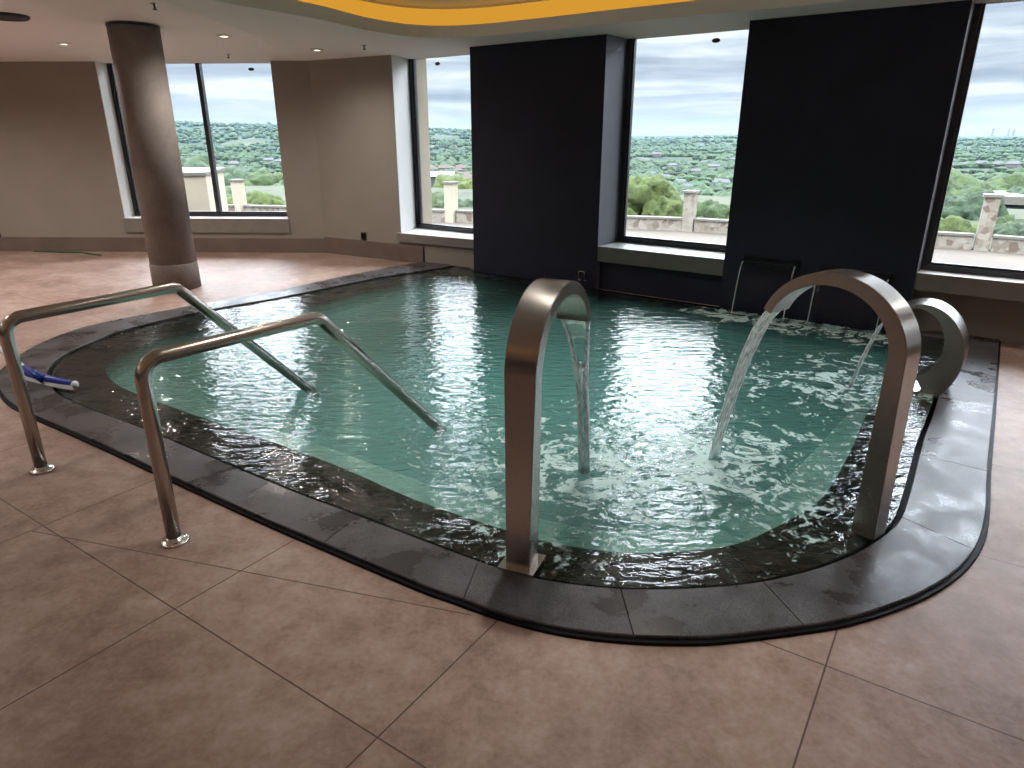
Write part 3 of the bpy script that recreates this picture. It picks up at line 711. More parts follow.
# ------------------------------------------------------------------ arched steel water spouts
SH = dict(h1=0.8453, A=0.3051, B=0.2826, pe=0.3207, t0=0.1045, t1=0.0428, w0=0.1008, w1=0.151)
def spout_mesh(name, cl, ts, ws, base, az, m, parent, z0=0.0):
    D = Vector((math.cos(az), math.sin(az), 0)); Wd = Vector((D.y, -D.x, 0)); n = len(cl); bm = bmesh.new(); cols = []
    for i in range(n):
        a = Vector(cl[max(i - 1, 0)]); b = Vector(cl[min(i + 1, n - 1)]); d = (b - a).normalized(); nr = Vector((-d.y, d.x))
        c = Vector(cl[i]); o = c + nr * ts[i] / 2; k = c - nr * ts[i] / 2; w = ws[i] / 2
        def P(q, sd): return Vector((base[0], base[1], z0)) + D * q.x + Vector((0, 0, q.y)) + Wd * (sd * w)
        cols.append([bm.verts.new(P(o, -1)), bm.verts.new(P(o, 1)), bm.verts.new(P(k, 1)), bm.verts.new(P(k, -1))])
    for c, e in zip(cols, cols[1:]):
        for i in range(4): bm.faces.new((c[i], c[(i + 1) % 4], e[(i + 1) % 4], e[i]))
    bm.faces.new(cols[0][::-1]); bm.faces.new(cols[-1])
    bmesh.ops.recalc_face_normals(bm, faces=bm.faces)
    es = [e for e in bm.edges if len(e.link_faces) == 2 and e.calc_face_angle(0) > 0.8]
    bmesh.ops.bevel(bm, geom=es, offset=0.003, segments=2, affect='EDGES', clamp_overlap=True)
    o = link(name, bm, m, parent)
    for p in o.data.polygons: p.use_smooth = True
    md = o.data; md.set_sharp_from_angle(angle=math.radians(35)); return o
def arch_line():
    cl = [(0, SH['h1'] * i / 14) for i in range(14)]
    for i in range(48):
        a = PI + (SH['pe'] - PI) * i / 47; cl.append((SH['A'] + SH['A'] * math.cos(a), SH['h1'] + SH['B'] * math.sin(a)))
    L_ = [0]
    for p, q in zip(cl, cl[1:]): L_.append(L_[-1] + math.dist(p, q))
    L_ = [l / L_[-1] for l in L_]
    return cl, [SH['t0'] + (SH['t1'] - SH['t0']) * l for l in L_], [SH['w0'] + (SH['w1'] - SH['w0']) * l for l in L_]
def base_plate(bx, by, az, parent, z=0.0, s=0.155):
    bm = bmesh.new(); box(bm, (bx, by, z), (s, s, 0.012), az); bevel(bm, 0.002); link('base_plate', bm, M['chrome'], parent)
def arch_spout(base, az, label, plate=True):
    t = thing('water_spout', label, 'water spout', (base[0], base[1], 0.012), None)
    cl, ts, ws = arch_line(); cl = [(a, b) if b > 0.02 else (a, 0.026) for a, b in cl]
    spout_mesh('arched_body', cl, ts, ws, base, az, M['steel'], t); plate and base_plate(base[0], base[1], az, t, 0.0262)
    # dark slot of the nozzle inside the lip
    D = Vector((math.cos(az), math.sin(az), 0)); Wd = Vector((D.y, -D.x, 0)); p = Vector(cl[-1]); d = (p - Vector(cl[-2])).normalized()
    c = Vector((base[0], base[1], 0)) + D * p.x + Vector((0, 0, p.y)); ax = D * d.x + Vector((0, 0, d.y)); nn = ax.cross(Wd)
    bm = bmesh.new(); q = []
    for e0 in (0.0, 0.003):
        for a, b in ((-1, -1), (1, -1), (1, 1), (-1, 1)): q.append(bm.verts.new(c + ax * e0 + Wd * a * 0.062 + nn * b * 0.009))
    bm.faces.new(q[:4]); bm.faces.new(q[4:])
    for i in range(4): bm.faces.new((q[i], q[(i + 1) % 4], q[4 + (i + 1) % 4], q[4 + i]))
    link('nozzle_slot', bm, M['black'], t)
    return c, ax, Wd
B1, AZ1 = (0.0422, 2.4003), 1.1663
B2, AZ2 = (1.5943, 2.6349), 2.2141
lip1 = arch_spout(B1, AZ1, 'tall arched brushed steel water spout at the front edge, seen from behind')
lip2 = arch_spout(B2, AZ2, 'tall arched brushed steel water spout on the right rim, bending left over the pool', False)
# low curled spout
p3 = [2.8357, 4.5804, 2.4671, 0.2853, 0.2395, 0.2975, 4.2747, 0.6327, 0.1977, 0.03, 0.2465]
t = thing('curled_water_spout', 'low curled steel water spout shaped like an open ring on the right rim', 'water spout', (p3[0], p3[1], 0.02))
cl = []; n = 60
for i in range(n):
    a = p3[6] + (p3[7] - p3[6]) * i / (n - 1); cl.append((p3[4] * math.cos(a), p3[3] + p3[5] * math.sin(a)))
ts = [max(0.028, p3[8] + (-0.027 - p3[8]) * i / (n - 1)) for i in range(n)]
spout_mesh('curled_body', cl, ts, [p3[10]] * n, p3[:2], p3[2], M['steel'], t, 0.03)
D3 = Vector((math.cos(p3[2]), math.sin(p3[2]), 0)); W3 = Vector((D3.y, -D3.x, 0))
bm = bmesh.new(); c = Vector((p3[0], p3[1], 0)) + D3 * cl[0][0]; box(bm, (c.x, c.y, 0.0105), (0.22, 0.27, 0.014), p3[2]); bevel(bm, 0.002); link('base_plate', bm, M['chrome'], t)
l3 = Vector((p3[0], p3[1], 0.03)) + D3 * cl[-1][0] + Vector((0, 0, cl[-1][1]))

# ------------------------------------------------------------------ falling water
def jet(name, label, c, ax, Wd, land, w0, w1, th0, neck=None):
    """closed curving ribbon from lip c to landing point, thick rope edges"""
    c = Vector(c); e = Vector((land[0], land[1], 0.0)); n = 26; m_ = 13
    hor = Vector((e.x - c.x, e.y - c.y, 0)); bm = bmesh.new(); fr = []; 
    for i in range(n + 1):
        t = i / n
        z = c.z + (e.z - c.z) * (0.25 * t + 0.75 * t * t)
        p = Vector((c.x + hor.x * t, c.y + hor.y * t, z))
        w = (w0 + (w1 - w0) * t) if neck is None else (w0 + (w1 - w0) * min(1, t / neck) ** 0.9 if t < neck else w1 * (1 + 0.25 * (t - neck)))
        hd = hor.normalized() if hor.length > 1e-4 else Vector((0, 1, 0))
        slope = Vector((hd.x, hd.y, -(1 + 2 * t))).normalized(); nr = slope.cross(Wd).normalized()
        row = []
        for k in range(m_):
            u = -1 + 2 * k / (m_ - 1); rope = abs(u) ** 6
            th = (0.0022 + th0 * rope) * (1 - 0.0 * t) + 0.004 * noise.noise(Vector((u * 6, t * 9, label.__len__())))
            if neck is not None and t > neck * 0.85: th = max(th, 0.006 + 0.02 * (1 - u * u) * (t - neck * 0.85))
            th = max(0.0016, th)
            wob = 0.004 * noise.noise(Vector((u * 2, t * 14, 3.3)))
            row.append((p + Wd * (u * w / 2) + nr * (th / 2 + wob), p + Wd * (u * w / 2) - nr * (th / 2 - wob)))
        fr.append(row)
    f = [[bm.verts.new(q[0]) for q in r] for r in fr]; b = [[bm.verts.new(q[1]) for q in r] for r in fr]
    for i in range(n):
        for k in range(m_ - 1):
            bm.faces.new((f[i][k], f[i][k + 1], f[i + 1][k + 1], f[i + 1][k])); bm.faces.new((b[i][k], b[i + 1][k], b[i + 1][k + 1], b[i][k + 1]))
        bm.faces.new((f[i][0], f[i + 1][0], b[i + 1][0], b[i][0])); bm.faces.new((f[i][-1], b[i][-1], b[i + 1][-1], f[i + 1][-1]))
    for k in range(m_ - 1):
        bm.faces.new((f[0][k], b[0][k], b[0][k + 1], f[0][k + 1])); bm.faces.new((f[-1][k], f[-1][k + 1], b[-1][k + 1], b[-1][k]))
    return f, b, bm
def solid_jet(name, label, c, ax, Wd, land, w0, w1, th0, neck=None):
    f, b, bm = jet(name, label, c, ax, Wd, land, w0, w1, th0, neck)
    o = link(name, bm, M['jet'], None, True); tag(o, label, 'water jet', kind='stuff'); return o
def v_jet(label, c, Wd, land, w0, neck):
    c = Vector(c); e = Vector((land[0], land[1], 0.0)); n = 30; L_, R_, mid, sh = [], [], [], []
    for i in range(n + 1):
        t = i / n; z = c.z + (e.z - c.z) * (0.25 * t + 0.75 * t * t)
        p = Vector((c.x + (e.x - c.x) * t, c.y + (e.y - c.y) * t, z)); w = w0 * max(0.0, 1 - t / neck) + 0.034 * min(1, t / neck)
        wb = 0.003 * noise.noise(Vector((t * 17, 2.2, 0)))
        L_.append(p - Wd * (w / 2 - wb)); R_.append(p + Wd * (w / 2 + wb)); mid.append(p)
    root = thing('water_jet', label, 'water jet', tuple(c)); root['kind'] = 'stuff'
    rd = [0.006 + 0.010 * (i / n) ** 0.6 + 0.003 * noise.noise(Vector((i * 0.7, 9, 1))) for i in range(n + 1)]
    for q in (L_, R_):
        bm = bmesh.new(); tube(bm, q, rd, 10); link('water_strand', bm, M['jet'], root, True)
    k0 = int(n * neck * 0.8); bm = bmesh.new(); tube(bm, mid[k0:], [0.008 + 0.022 * ((i) / (n - k0)) ** 0.5 for i in range(n - k0 + 1)], 12); link('water_column', bm, M['jet'], root, True)
    bm = bmesh.new(); m_ = 8; f = []
    for i in range(k0 + 2): f.append([bm.verts.new(L_[i].lerp(R_[i], j / m_)) for j in range(m_ + 1)])
    for a, b in zip(f, f[1:]):
        for j in range(m_): bm.faces.new((a[j], a[j + 1], b[j + 1], b[j]))
    bmesh.ops.solidify(bm, geom=bm.faces, thickness=0.002); link('water_film', bm, M['sheet'], root, True)
v_jet('V shaped stream of water falling from the front arched spout', lip1[0], lip1[2], (0.39, 3.28), 0.135, 0.62)
solid_jet('water_jet', 'flat slanting stream of water pouring from the right arched spout', lip2[0], lip2[1], lip2[2], (1.12, 3.42), 0.13, 0.07, 0.010)
solid_jet('water_jet', 'thin short stream falling from the low curled spout behind the right arch', l3, D3, W3, (2.43, 4.58), 0.12, 0.06, 0.014)

# two wall spouts with clear sheets of water on the right dark pier
def wall_fall(s0, s1, ztop, which):
    t = thing('wall_water_spout', 'dark wall spout pouring a water sheet, ' + which, 'water spout', (*W((s0 + s1) / 2, 0.0), ztop), None)
    bm = bmesh.new(); n = 8; rows = []
    for i in range(n + 1):
        u = i / n; d = -0.002 - 0.10 * u; z = ztop + 0.03 - 0.028 * u * u
        rows.append([bm.verts.new((*W(s0, d), z)), bm.verts.new((*W(s1, d), z)), bm.verts.new((*W(s1, d), z - 0.022)), bm.verts.new((*W(s0, d), z - 0.022))])
    for a, b in zip(rows, rows[1:]):
        for k in range(4): bm.faces.new((a[k], a[(k + 1) % 4], b[(k + 1) % 4], b[k]))
    bm.faces.new(rows[0][::-1]); bm.faces.new(rows[-1]); link('spout_body', bm, M['blackgloss'], t)
    bm = bmesh.new(); wbox(bm, s0 - 0.015, s1 + 0.015, -0.012, -0.001, ztop - 0.02, ztop + 0.05); bevel(bm, 0.002); link('wall_flange', bm, M['blackgloss'], t)
    # sheet
    bm = bmesh.new(); n = 20; R_ = []
    for i in range(n + 1):
        u = i / n; d = -0.10 - 0.17 * u; z = ztop - 0.008 - (ztop - 0.008) * (0.12 * u + 0.88 * u * u)
        R_.append((d, z))
    k = 12; f = []
    for (d, z), i in zip(R_, range(n + 1)):
        row = []
        for j in range(k + 1):
            ss = s0 + 0.01 + (s1 - s0 - 0.02) * j / k; wv = 0.004 * noise.noise(Vector((ss * 9, i * 0.3, 0)))
            row.append(bm.verts.new((*W(ss, d + wv), z)))
        f.append(row)
    for a, b in zip(f, f[1:]):
        for j in range(k): bm.faces.new((a[j], a[j + 1], b[j + 1], b[j]))
    bmesh.ops.solidify(bm, geom=bm.faces, thickness=0.003)
    sh = tag(link('water_sheet', bm, M['sheet'], None, True), 'clear sheet of water falling from the wall spout ' + which, 'water sheet', kind='stuff')
    for sd in (s0 + 0.01, s1 - 0.01):
        bm = bmesh.new(); pts = [(*W(sd, d), z) for d, z in R_]; tube(bm, pts, [0.007 - 0.002 * i / n for i in range(n + 1)], 8)
        link('sheet_edge', bm, M['jet'], sh, True)
M['blackgloss'] = plain('black_gloss', (0.012, 0.012, 0.016), 0.25)
wall_fall(3.54, 4.06, 0.53, 'left one of the pair')
wall_fall(4.26, 4.86, 0.50, 'right one of the pair, behind the tall arch')

# chrome hook on the left dark pier
t = thing('chrome_wall_bracket', 'small chrome bracket low on the left dark pier', 'bracket', (*W(1.66, 0), 0.2))
bm = bmesh.new(); P = [(*W(1.62, -0.012), 0.10), (*W(1.62, -0.03), 0.20), (*W(1.70, -0.03), 0.20), (*W(1.70, -0.012), 0.10)]
tube(bm, fillet(P, 0.015, 5), 0.007, 10); link('bent_bar', bm, M['chrome'], t, True)
for s in (1.62, 1.70):
    bm = bmesh.new(); wbox(bm, s - 0.014, s + 0.014, -0.008, -0.001, 0.085, 0.115); bevel(bm, 0.002); link('fixing_plate', bm, M['chrome'], t)

# ------------------------------------------------------------------ handrails
def handrail(base, c1, c2, end, label):
    t = thing('pool_handrail', label, 'handrail', (base[0], base[1], 0))
    pts = fillet([(base[0], base[1], 0.012), (c1[0], c1[1], c1[2]), (c2[0], c2[1], c2[2]), end], 0.085, 10)
    bm = bmesh.new(); tube(bm, pts, 0.0315, 24); link('bent_tube', bm, M['rail'], t, True)
    bm = bmesh.new(); lathe(bm, [(0.062, 0.0), (0.062, 0.008), (0.052, 0.014), (0.034, 0.018), (0.0325, 0.026)], (base[0], base[1], 0.0005), 36); link('floor_flange', bm, M['chrome'], t, True)
def on(u, v, x0=None, z=None): return (*gz(u, v, z), z)
ZR = 0.845
b1 = gz(42, 470); b2 = gz(175, 541)
c1a = (*b1, ZR - 0.01); c1b = (*b2, ZR)
e1 = gz(308, 389, 0.0); e2 = gz(435, 425, 0.0)
f1 = gz(176, 287, ZR); f2 = gz(318, 317, ZR)
def ext_end(f, e): 
    a = Vector((*f, ZR)); b = Vector((*e, 0.0)); d = (b - a).normalized(); return tuple(b + d * 0.09)
handrail(b1, c1a, (*f1, ZR), ext_end(f1, e1), 'far bent steel handrail running into the water, beside the brush')
handrail(b2, c1b, (*f2, ZR), ext_end(f2, e2), 'near bent steel handrail running into the water')

# ------------------------------------------------------------------ pool brush
zb = 0.055
pa = Vector((*gz(22, 364, zb), zb)); pb = Vector((*gz(48, 381, zb), zb)); pc = Vector((*gz(72, 384, zb), zb)); 
t = thing('pool_brush', 'blue and white pool brush on a white pole lying on the far left coping', 'brush', tuple(pb))
p_l = Vector((*gz(18, 372, zb), zb)); p_r = Vector((*gz(75, 385, zb), zb)); p_m = Vector((*gz(45, 381, zb), zb))
def curve3(a, b, c, n=14): return [a * (1 - k / n) ** 2 + b * 2 * (k / n) * (1 - k / n) + c * (k / n) ** 2 for k in range(n + 1)]
cv = curve3(p_l, p_m, p_r)
bm = bmesh.new(); tube(bm, [p + Vector((0, 0, 0.012)) for p in cv], [0.016 + 0.012 * math.sin(PI * k / 14) for k in range(15)], 12); link('brush_back', bm, M['blue'], t, True)
bm = bmesh.new()
rows = []
for p in cv: rows.append([bm.verts.new(p + Vector(o_)) for o_ in ((0, -0.024, -0.002), (0, 0.02, -0.002), (0, 0.024, -0.028), (0, -0.03, -0.028))])
for a, b in zip(rows, rows[1:]):
    for k in range(4): bm.faces.new((a[k], a[(k + 1) % 4], b[(k + 1) % 4], b[k]))
bm.faces.new(rows[0][::-1]); bm.faces.new(rows[-1]); link('bristles', bm, M['plasticwhite'], t)
bm = bmesh.new(); bmesh.ops.create_uvsphere(bm, u_segments=16, v_segments=10, radius=0.026, matrix=Matrix.Translation(p_r + Vector((0.0, 0, 0.004)))); link('end_bumper', bm, M['plasticwhite'], t, True)
s0 = Vector((*gz(43, 379, 0.07), 0.07)); s1 = Vector((*gz(24, 367, 0.12), 0.12)); s2 = Vector((*gz(-30, 326, 0.42), 0.42))
bm = bmesh.new(); tube(bm, [s0, s1], [0.030, 0.018], 12); link('socket_arm', bm, M['blue'], t, True)
bm = bmesh.new(); tube(bm, [s1 - (s1 - s0) * 0.2, s1, s2], 0.0145, 14); link('pole', bm, M['plasticwhite'], t, True)

# green hose by the skirting
bm = bmesh.new(); hp = []
for k in range(24):
    u = k / 23; x = -7.4 + 1.25 * u; hp.append((x, yl(x) - 0.08 - 0.12 * abs(math.sin(u * 5.0)) * u - 0.22 * u * u, 0.012))
tube(bm, hp, 0.012, 10); tag(link('garden_hose', bm, M['hose'], None, True), 'thin dark green hose lying on the floor along the left skirting', 'hose')

# ------------------------------------------------------------------ outside: garden, wall, pillars
GZ = -2.5
posts = [(-28.0, 38.5), (-14.9, 38.4), (-3.1, 35.7), (8.2, 32.2), (18.2, 26.6), (27.5, 19.5)]
bm = bmesh.new()
gp = [(-40, 11.5), (-9.8, 11.6), W(-3.3, 1.24), W(12.2, 1.24), (40, 0), (60, 10), (34, 30), (20, 42), (0, 50), (-25, 52), (-45, 46)]
flat(bm, [gp], GZ); struct(link('ground', bm, M['paving']))
bm = bmesh.new(); gl_ = [(p[0] * 1.0, p[1] * 1.0) for p in posts]; go = [(-60, 60), (-20, 62), (0, 58), (22, 48), (44, 32), (60, 12)]
flat(bm, [gl_ + go[::-1]], GZ + 0.03); struct(link('ground_grass', bm, leaf_mat('lawn', (0.016, 0.023, 0.008), (0.028, 0.032, 0.015), 0.4)))
wseg = [(0, 'low stone garden wall at the far left outside'), (1, 'low stone garden wall seen through the divided left window'), (2, 'low stone garden wall outside between the two middle windows'), (3, 'low stone garden wall behind the right dark pier'), (4, 'low stone garden wall outside the right window, right of its pillar')]
for i, lb in wseg:
    a, b = Vector(posts[i]), Vector(posts[i + 1]); e = (b - a).normalized(); a2 = a + e * 0.31; b2_ = b - e * 0.31; nrm = Vector((-e.y, e.x)); c = (a2 + b2_) / 2
    t = thing('garden_wall', lb, 'garden wall', (c.x, c.y, GZ)); rt = math.atan2(e.y, e.x); L_ = (b2_ - a2).length
    bm = bmesh.new(); box(bm, (c.x, c.y, GZ), (L_, 0.3, 0.52), rt); link('stonework', bm, M['stone'], t)
    bm = bmesh.new(); box(bm, (c.x, c.y, GZ + 0.52), (L_, 0.42, 0.09), rt); link('coping_slab', bm, M['cream'], t)
pl = {1: 'pale square garden pillar seen through the divided left window', 2: 'pale square garden pillar seen through the narrow second window', 3: 'stone garden pillar in the middle window, right of the bright bushes', 4: 'stone clad garden pillar seen through the right window'}
for i, lb in pl.items():
    x, y = posts[i]; rt = math.atan2(-x, y); t = thing('garden_pillar', lb, 'pillar', (x, y, GZ)); hh = {1: 1.85, 2: 1.9, 3: 1.72, 4: 2.0}[i]
    bm = bmesh.new(); box(bm, (x, y, GZ), (0.50, 0.50, hh), -rt * 0 + math.radians(-30)); link('shaft', bm, M['stone'] if i > 2 else M['outstone'], t)
    bm = bmesh.new(); box(bm, (x, y, GZ + hh), (0.64, 0.64, 0.10), math.radians(-30)); bevel(bm, 0.02); link('capstone', bm, M['cream'], t)
# tan building wing left
bm = bmesh.new(); a0 = gz(150, 171, 0.9)
t = thing('building_wing', 'tan rendered building wing outside the left window, behind the column', 'building', (-8, 15, GZ))
bm = bmesh.new(); prism(bm, [(-9.5, 13.2), (-6.14, 14.22), (-6.24, 14.74), (-6.7, 16.5), (-10, 16.5)], GZ, 0.94); link('rendered_wall', bm, M['outstone'], t)
bm = bmesh.new(); prism(bm, [(-9.55, 13.15), (-6.11, 14.19), (-6.21, 14.74), (-6.65, 16.55), (-10.05, 16.55)], 0.94, 1.0); link('parapet_cap', bm, M['cream'], t)

# terrain
def terr(r, a):
    x, y = r * math.sin(a), r * math.cos(a)
    deg = math.degrees(a)
    base = -4 - 24 * min(1, max(0, (r - 55) / 230)) ** 0.8
    # far ridge height by bearing
    left = max(0, min(1, (-deg - 2) / 12)); ridge = 34 + 30 * left
    if deg > 8: ridge = 22
    nz_ = noise.noise(Vector((deg * 0.16, 1.3, 0))) * 14
    start = 900 if deg < 0 else 1500
    rise = max(0, min(1, (r - start) / (2200 if deg < 0 else 3000)))
    z = base + rise * rise * (3 - 2 * rise) * (ridge + nz_ + 4)
    z += noise.noise(Vector((x * 0.004, y * 0.004, 0))) * min(9, r * 0.01)
    return Vector((x, y, z))
bm = bmesh.new(); rad = []; r = 46.0
while r < 6500: rad.append(r); r *= 1.055
na = 120; grid = [[bm.verts.new(terr(r, math.radians(-62 + 124 * k / na))) for k in range(na + 1)] for r in rad]
for a, b in zip(grid, grid[1:]):
    for k in range(na): bm.faces.new((a[k], a[k + 1], b[k + 1], b[k]))
struct(link('ground_valley', bm, M['land'], None, True))

# trees -----------------------------------------------------------
def crown_bm(seed, nb=34, sub=2):
    rnd = random.Random(seed); bm = bmesh.new()
    for k in range(nb):
        th = rnd.uniform(0, 2 * PI); ph = rnd.uniform(-0.5, 1.4); rr = rnd.uniform(0.3, 0.74)
        c = Vector((math.cos(th) * math.cos(ph) * rr, math.sin(th) * math.cos(ph) * rr, math.sin(ph) * rr * 0.75)); s = rnd.uniform(0.16, 0.36)
        r_ = bmesh.ops.create_icosphere(bm, subdivisions=sub + 1, radius=s, matrix=Matrix.Translation(c))
        for v in r_['verts']:
            d = (v.co - c).normalized(); v.co += d * (noise.noise(v.co * 7 + Vector((seed, 0, 0))) * 0.10 + noise.noise(v.co * 23 + Vector((0, seed, 0))) * 0.09)
    return bm
crowns = []
for sd in range(4):
    b = crown_bm(sd + 1); me = bpy.data.meshes.new('crown'); b.to_mesh(me); b.free(); crowns.append(me)
def tree(x, y, zg, rad_, hgt, m, label, name='tree', cat='tree', group=None):
    t = thing(name, label, cat, (x, y, zg), group)
    me = crowns[random.randrange(4)].copy(); me.materials.clear(); me.materials.append(m)
    for p in me.polygons: p.use_smooth = True
    o = bpy.data.objects.new('crown', me); COL.objects.link(o); o.parent = t; o.location = (0, 0, hgt - rad_ * 0.85); o.scale = (rad_, rad_, rad_ * 0.95); o.rotation_euler = (0, 0, random.uniform(0, 6))
    bm = bmesh.new(); tube(bm, [(0, 0, -0.1), (0.05, 0.02, (hgt - rad_) * 0.5), (0, 0, hgt - rad_ * 0.8)], [0.16 * rad_ / 2, 0.12 * rad_ / 2, 0.07 * rad_ / 2], 8)
    me2 = bpy.data.meshes.new('trunk'); bm.to_mesh(me2); bm.free(); me2.materials.append(M['bark']); o2 = bpy.data.objects.new('trunk', me2); COL.objects.link(o2); o2.parent = t
def at(u, vtop, dist, rad_, zg, m, label, **k):
    """tree whose crown top is sighted at (u, vtop) at the given distance"""
    a = (u - 512) / F; b = -(vtop - 384) / F; r = (a, CS + b * SN, -SN + b * CS); s_ = dist / math.hypot(r[0], r[1])
    x, y, zt = r[0] * s_, r[1] * s_, H + r[2] * s_
    tree(x, y, zg, rad_, zt - zg, m, label, **k)
at(652, 170, 38, 3.0, -6.0, M['leafA'], 'large bright green bushy tree at the left of the middle window')
at(664, 203, 38.5, 1.9, -4.0, M['leafA'], 'rounded yellow green shrub below the large bushy tree, middle window', name='shrub', cat='shrub')
at(632, 188, 40, 2.6, -6.0, M['leafB'], 'mid green tree partly hidden by the left frame of the middle window')
at(700, 214, 37.5, 1.6, -4.0, M['leafC'], 'blue green low shrub right behind the garden wall beside the pillar, middle window', name='shrub', cat='shrub')
at(710, 193, 40, 2.8, -4.5, M['leafB'], 'green bush filling the view right of the stone pillar, middle window', name='shrub', cat='shrub')
at(734, 194, 40, 2.8, -4.5, M['leafA'], 'bright bush against the right dark pier in the middle window', name='shrub', cat='shrub')
at(958, 164, 60, 5.0, -10.0, M['leafB'], 'tall green tree left of the pillar in the right window')
at(968, 183, 45, 2.8, -7.0, M['leafC'], 'darker tree just left of the stone pillar, right window')
at(948, 212, 38, 2.1, -4.0, M['leafA'], 'bright lime shrub low beside the right window frame', name='shrub', cat='shrub')
at(1008, 216, 38, 2.2, -4.0, M['leafC'], 'blue green bush right of the stone pillar in the right window', name='shrub', cat='shrub')
at(1030, 210, 39, 2.6, -4.5, M['leafB'], 'green bush at the far right edge above the garden wall, right window', name='shrub', cat='shrub')
at(1012, 168, 70, 4.5, -12.0, M['leafB'], 'green tree behind the grey roofed shed, right window')
at(1040, 172, 60, 4.5, -12.0, M['leafC'], 'dark tree rising at the far right behind the shed, right window')
at(990, 176, 62, 3.0, -11.0, M['leafB'], 'small tree behind the top of the right stone pillar')
at(462, 168, 60, 4.0, -10.0, M['leafA'], 'bright green tree behind the pillar in the narrow second window')
at(436, 188, 44, 2.8, -5.5, M['leafB'], 'green bush left of the pillar in the narrow second window', name='shrub', cat='shrub')
at(470, 190, 44, 2.6, -5.5, M['leafC'], 'dark bush right of the pillar in the narrow second window', name='shrub', cat='shrub')
at(222, 182, 48, 3.0, -6.0, M['leafB'], 'green bush left of the pillar in the divided left window', name='shrub', cat='shrub')
at(263, 186, 46, 3.2, -6.0, M['leafA'], 'light green bush right of the pillar in the divided left window', name='shrub', cat='shrub')
at(232, 158, 85, 6.0, -14.0, M['leafC'], 'dark rounded tree above the pillar in the divided left window')
at(268, 166, 75, 5.0, -13.0, M['leafB'], 'mid green tree near the right edge of the divided left window')
at(290, 176, 70, 5.0, -13.0, M['leafB'], 'tree hidden mostly by the wall right of the divided window')
at(196, 150, 100, 7.0, -16.0, M['leafC'], 'tall dark tree beside the column in the divided left window')

# distant woodland: uncountable
rnd = random.Random(11); bm = bmesh.new()
ico = bmesh.new(); bmesh.ops.create_icosphere(ico, subdivisions=1, radius=1.0); iv = [v.co.copy() for v in ico.verts]; ifc = [[v.index for v in f.verts] for f in ico.faces]; ico.free()
verts, faces = [], []
for k in range(30000):
    deg = rnd.uniform(-46, 52); r = 75 * (45 ** (rnd.random() ** 0.8))
    if noise.noise(Vector((r * math.sin(math.radians(deg)) * 0.008, r * math.cos(math.radians(deg)) * 0.008, 2.0))) < -0.28: continue
    c = terr(r, math.radians(deg)); s = rnd.uniform(1.3, 2.9) * (1 + r / 1500); o_ = len(verts)
    for v in iv: verts.append((c.x + v.x * s * 1.25 * rnd.uniform(.8, 1.2), c.y + v.y * s * 1.25, c.z + s * 0.5 + v.z * s * rnd.uniform(.7, 1.1)))
    faces += [[o_ + i for i in f] for f in ifc]
me = bpy.data.meshes.new('distant_woodland'); me.from_pydata(verts, [], faces); me.materials.append(leaf_mat('woodland_leaves', (0.0074, 0.0187, 0.0093), (0.0231, 0.0400, 0.0161), 0.03))
wo = bpy.data.objects.new('distant_woodland', me); COL.objects.link(wo); tag(wo, 'blue green trees covering the valley and hills far outside the windows', 'trees', kind='stuff')

# houses in the valley
M['h_wall'] = plain('house_plaster', (0.065, 0.059, 0.053), 0.9); M['h_red'] = plain('clay_roof', (0.036, 0.022, 0.016), 0.9); M['h_grey'] = plain('grey_roof', (0.032, 0.034, 0.038), 0.9)
def house_proto(rm, label, grp):
    t = thing('house', label, 'house', (0, 0, 0), grp)
    bm = bmesh.new(); box(bm, (0, 0, 0), (10, 7, 3.2)); link('walls', bm, M['h_wall'], t)
    bm = bmesh.new(); v = [bm.verts.new(p) for p in ((-5.6, -4.1, 3.2), (5.6, -4.1, 3.2), (5.6, 4.1, 3.2), (-5.6, 4.1, 3.2), (-4.2, 0, 5.4), (4.2, 0, 5.4))]
    for f in ((0, 1, 5, 4), (2, 3, 4, 5), (1, 2, 5), (3, 0, 4), (0, 3, 2, 1)): bm.faces.new([v[i] for i in f])
    link('roof', bm, rm, t); return t
def copy_tree(t):
    c = t.copy(); COL.objects.link(c)
    for ch in list(t.children):
        d = ch.copy(); COL.objects.link(d); d.parent = c; d.matrix_parent_inverse = Matrix.Identity(4)
    return c
hs = [(M['h_red'], 'small house with a brown roof on the valley floor seen through the second window', 'houses in the second window', (422, 474), (300, 620), 16),
      (M['h_grey'], 'tiny pale house with a grey roof in the valley seen through the middle window', 'houses in the middle window', (640, 735), (330, 1000), 12),
      (M['h_grey'], 'tiny pale house on the valley slope seen through the right window', 'houses in the right window', (945, 1022), (300, 1100), 14),
      (M['h_grey'], 'tiny pale house among trees seen through the divided left window', 'houses in the divided left window', (205, 285), (350, 1000), 7)]
for rm, lb, gr, (u0, u1), (r0, r1), n in hs:
    pr = house_proto(rm, lb, gr)
    for k in range(n):
        o = pr if k == 0 else copy_tree(pr)
        u = u0 + (u1 - u0) * (k + 0.5) / n + rnd.uniform(-3, 3); rr = r0 * (r1 / r0) ** rnd.random()
        # bearing of a far point on the horizon line
        aa = math.atan2((u - 512) / F, CS + (384 - 150) / F * SN); p = terr(rr, aa)
        o.location = (p.x, p.y, p.z + 1.5); o.rotation_euler = (0, 0, -aa + rnd.uniform(-0.5, 0.5)); s_ = rnd.uniform(0.4, 0.7) * (1 + rr / 1500); o.scale = (s_, s_, s_)
def ray_at(u, v, dist):
    a = (u - 512) / F; b = -(v - 384) / F; r = (a, CS + b * SN, -SN + b * CS); s_ = dist / math.hypot(r[0], r[1]); return Vector((r[0] * s_, r[1] * s_, H + r[2] * s_))
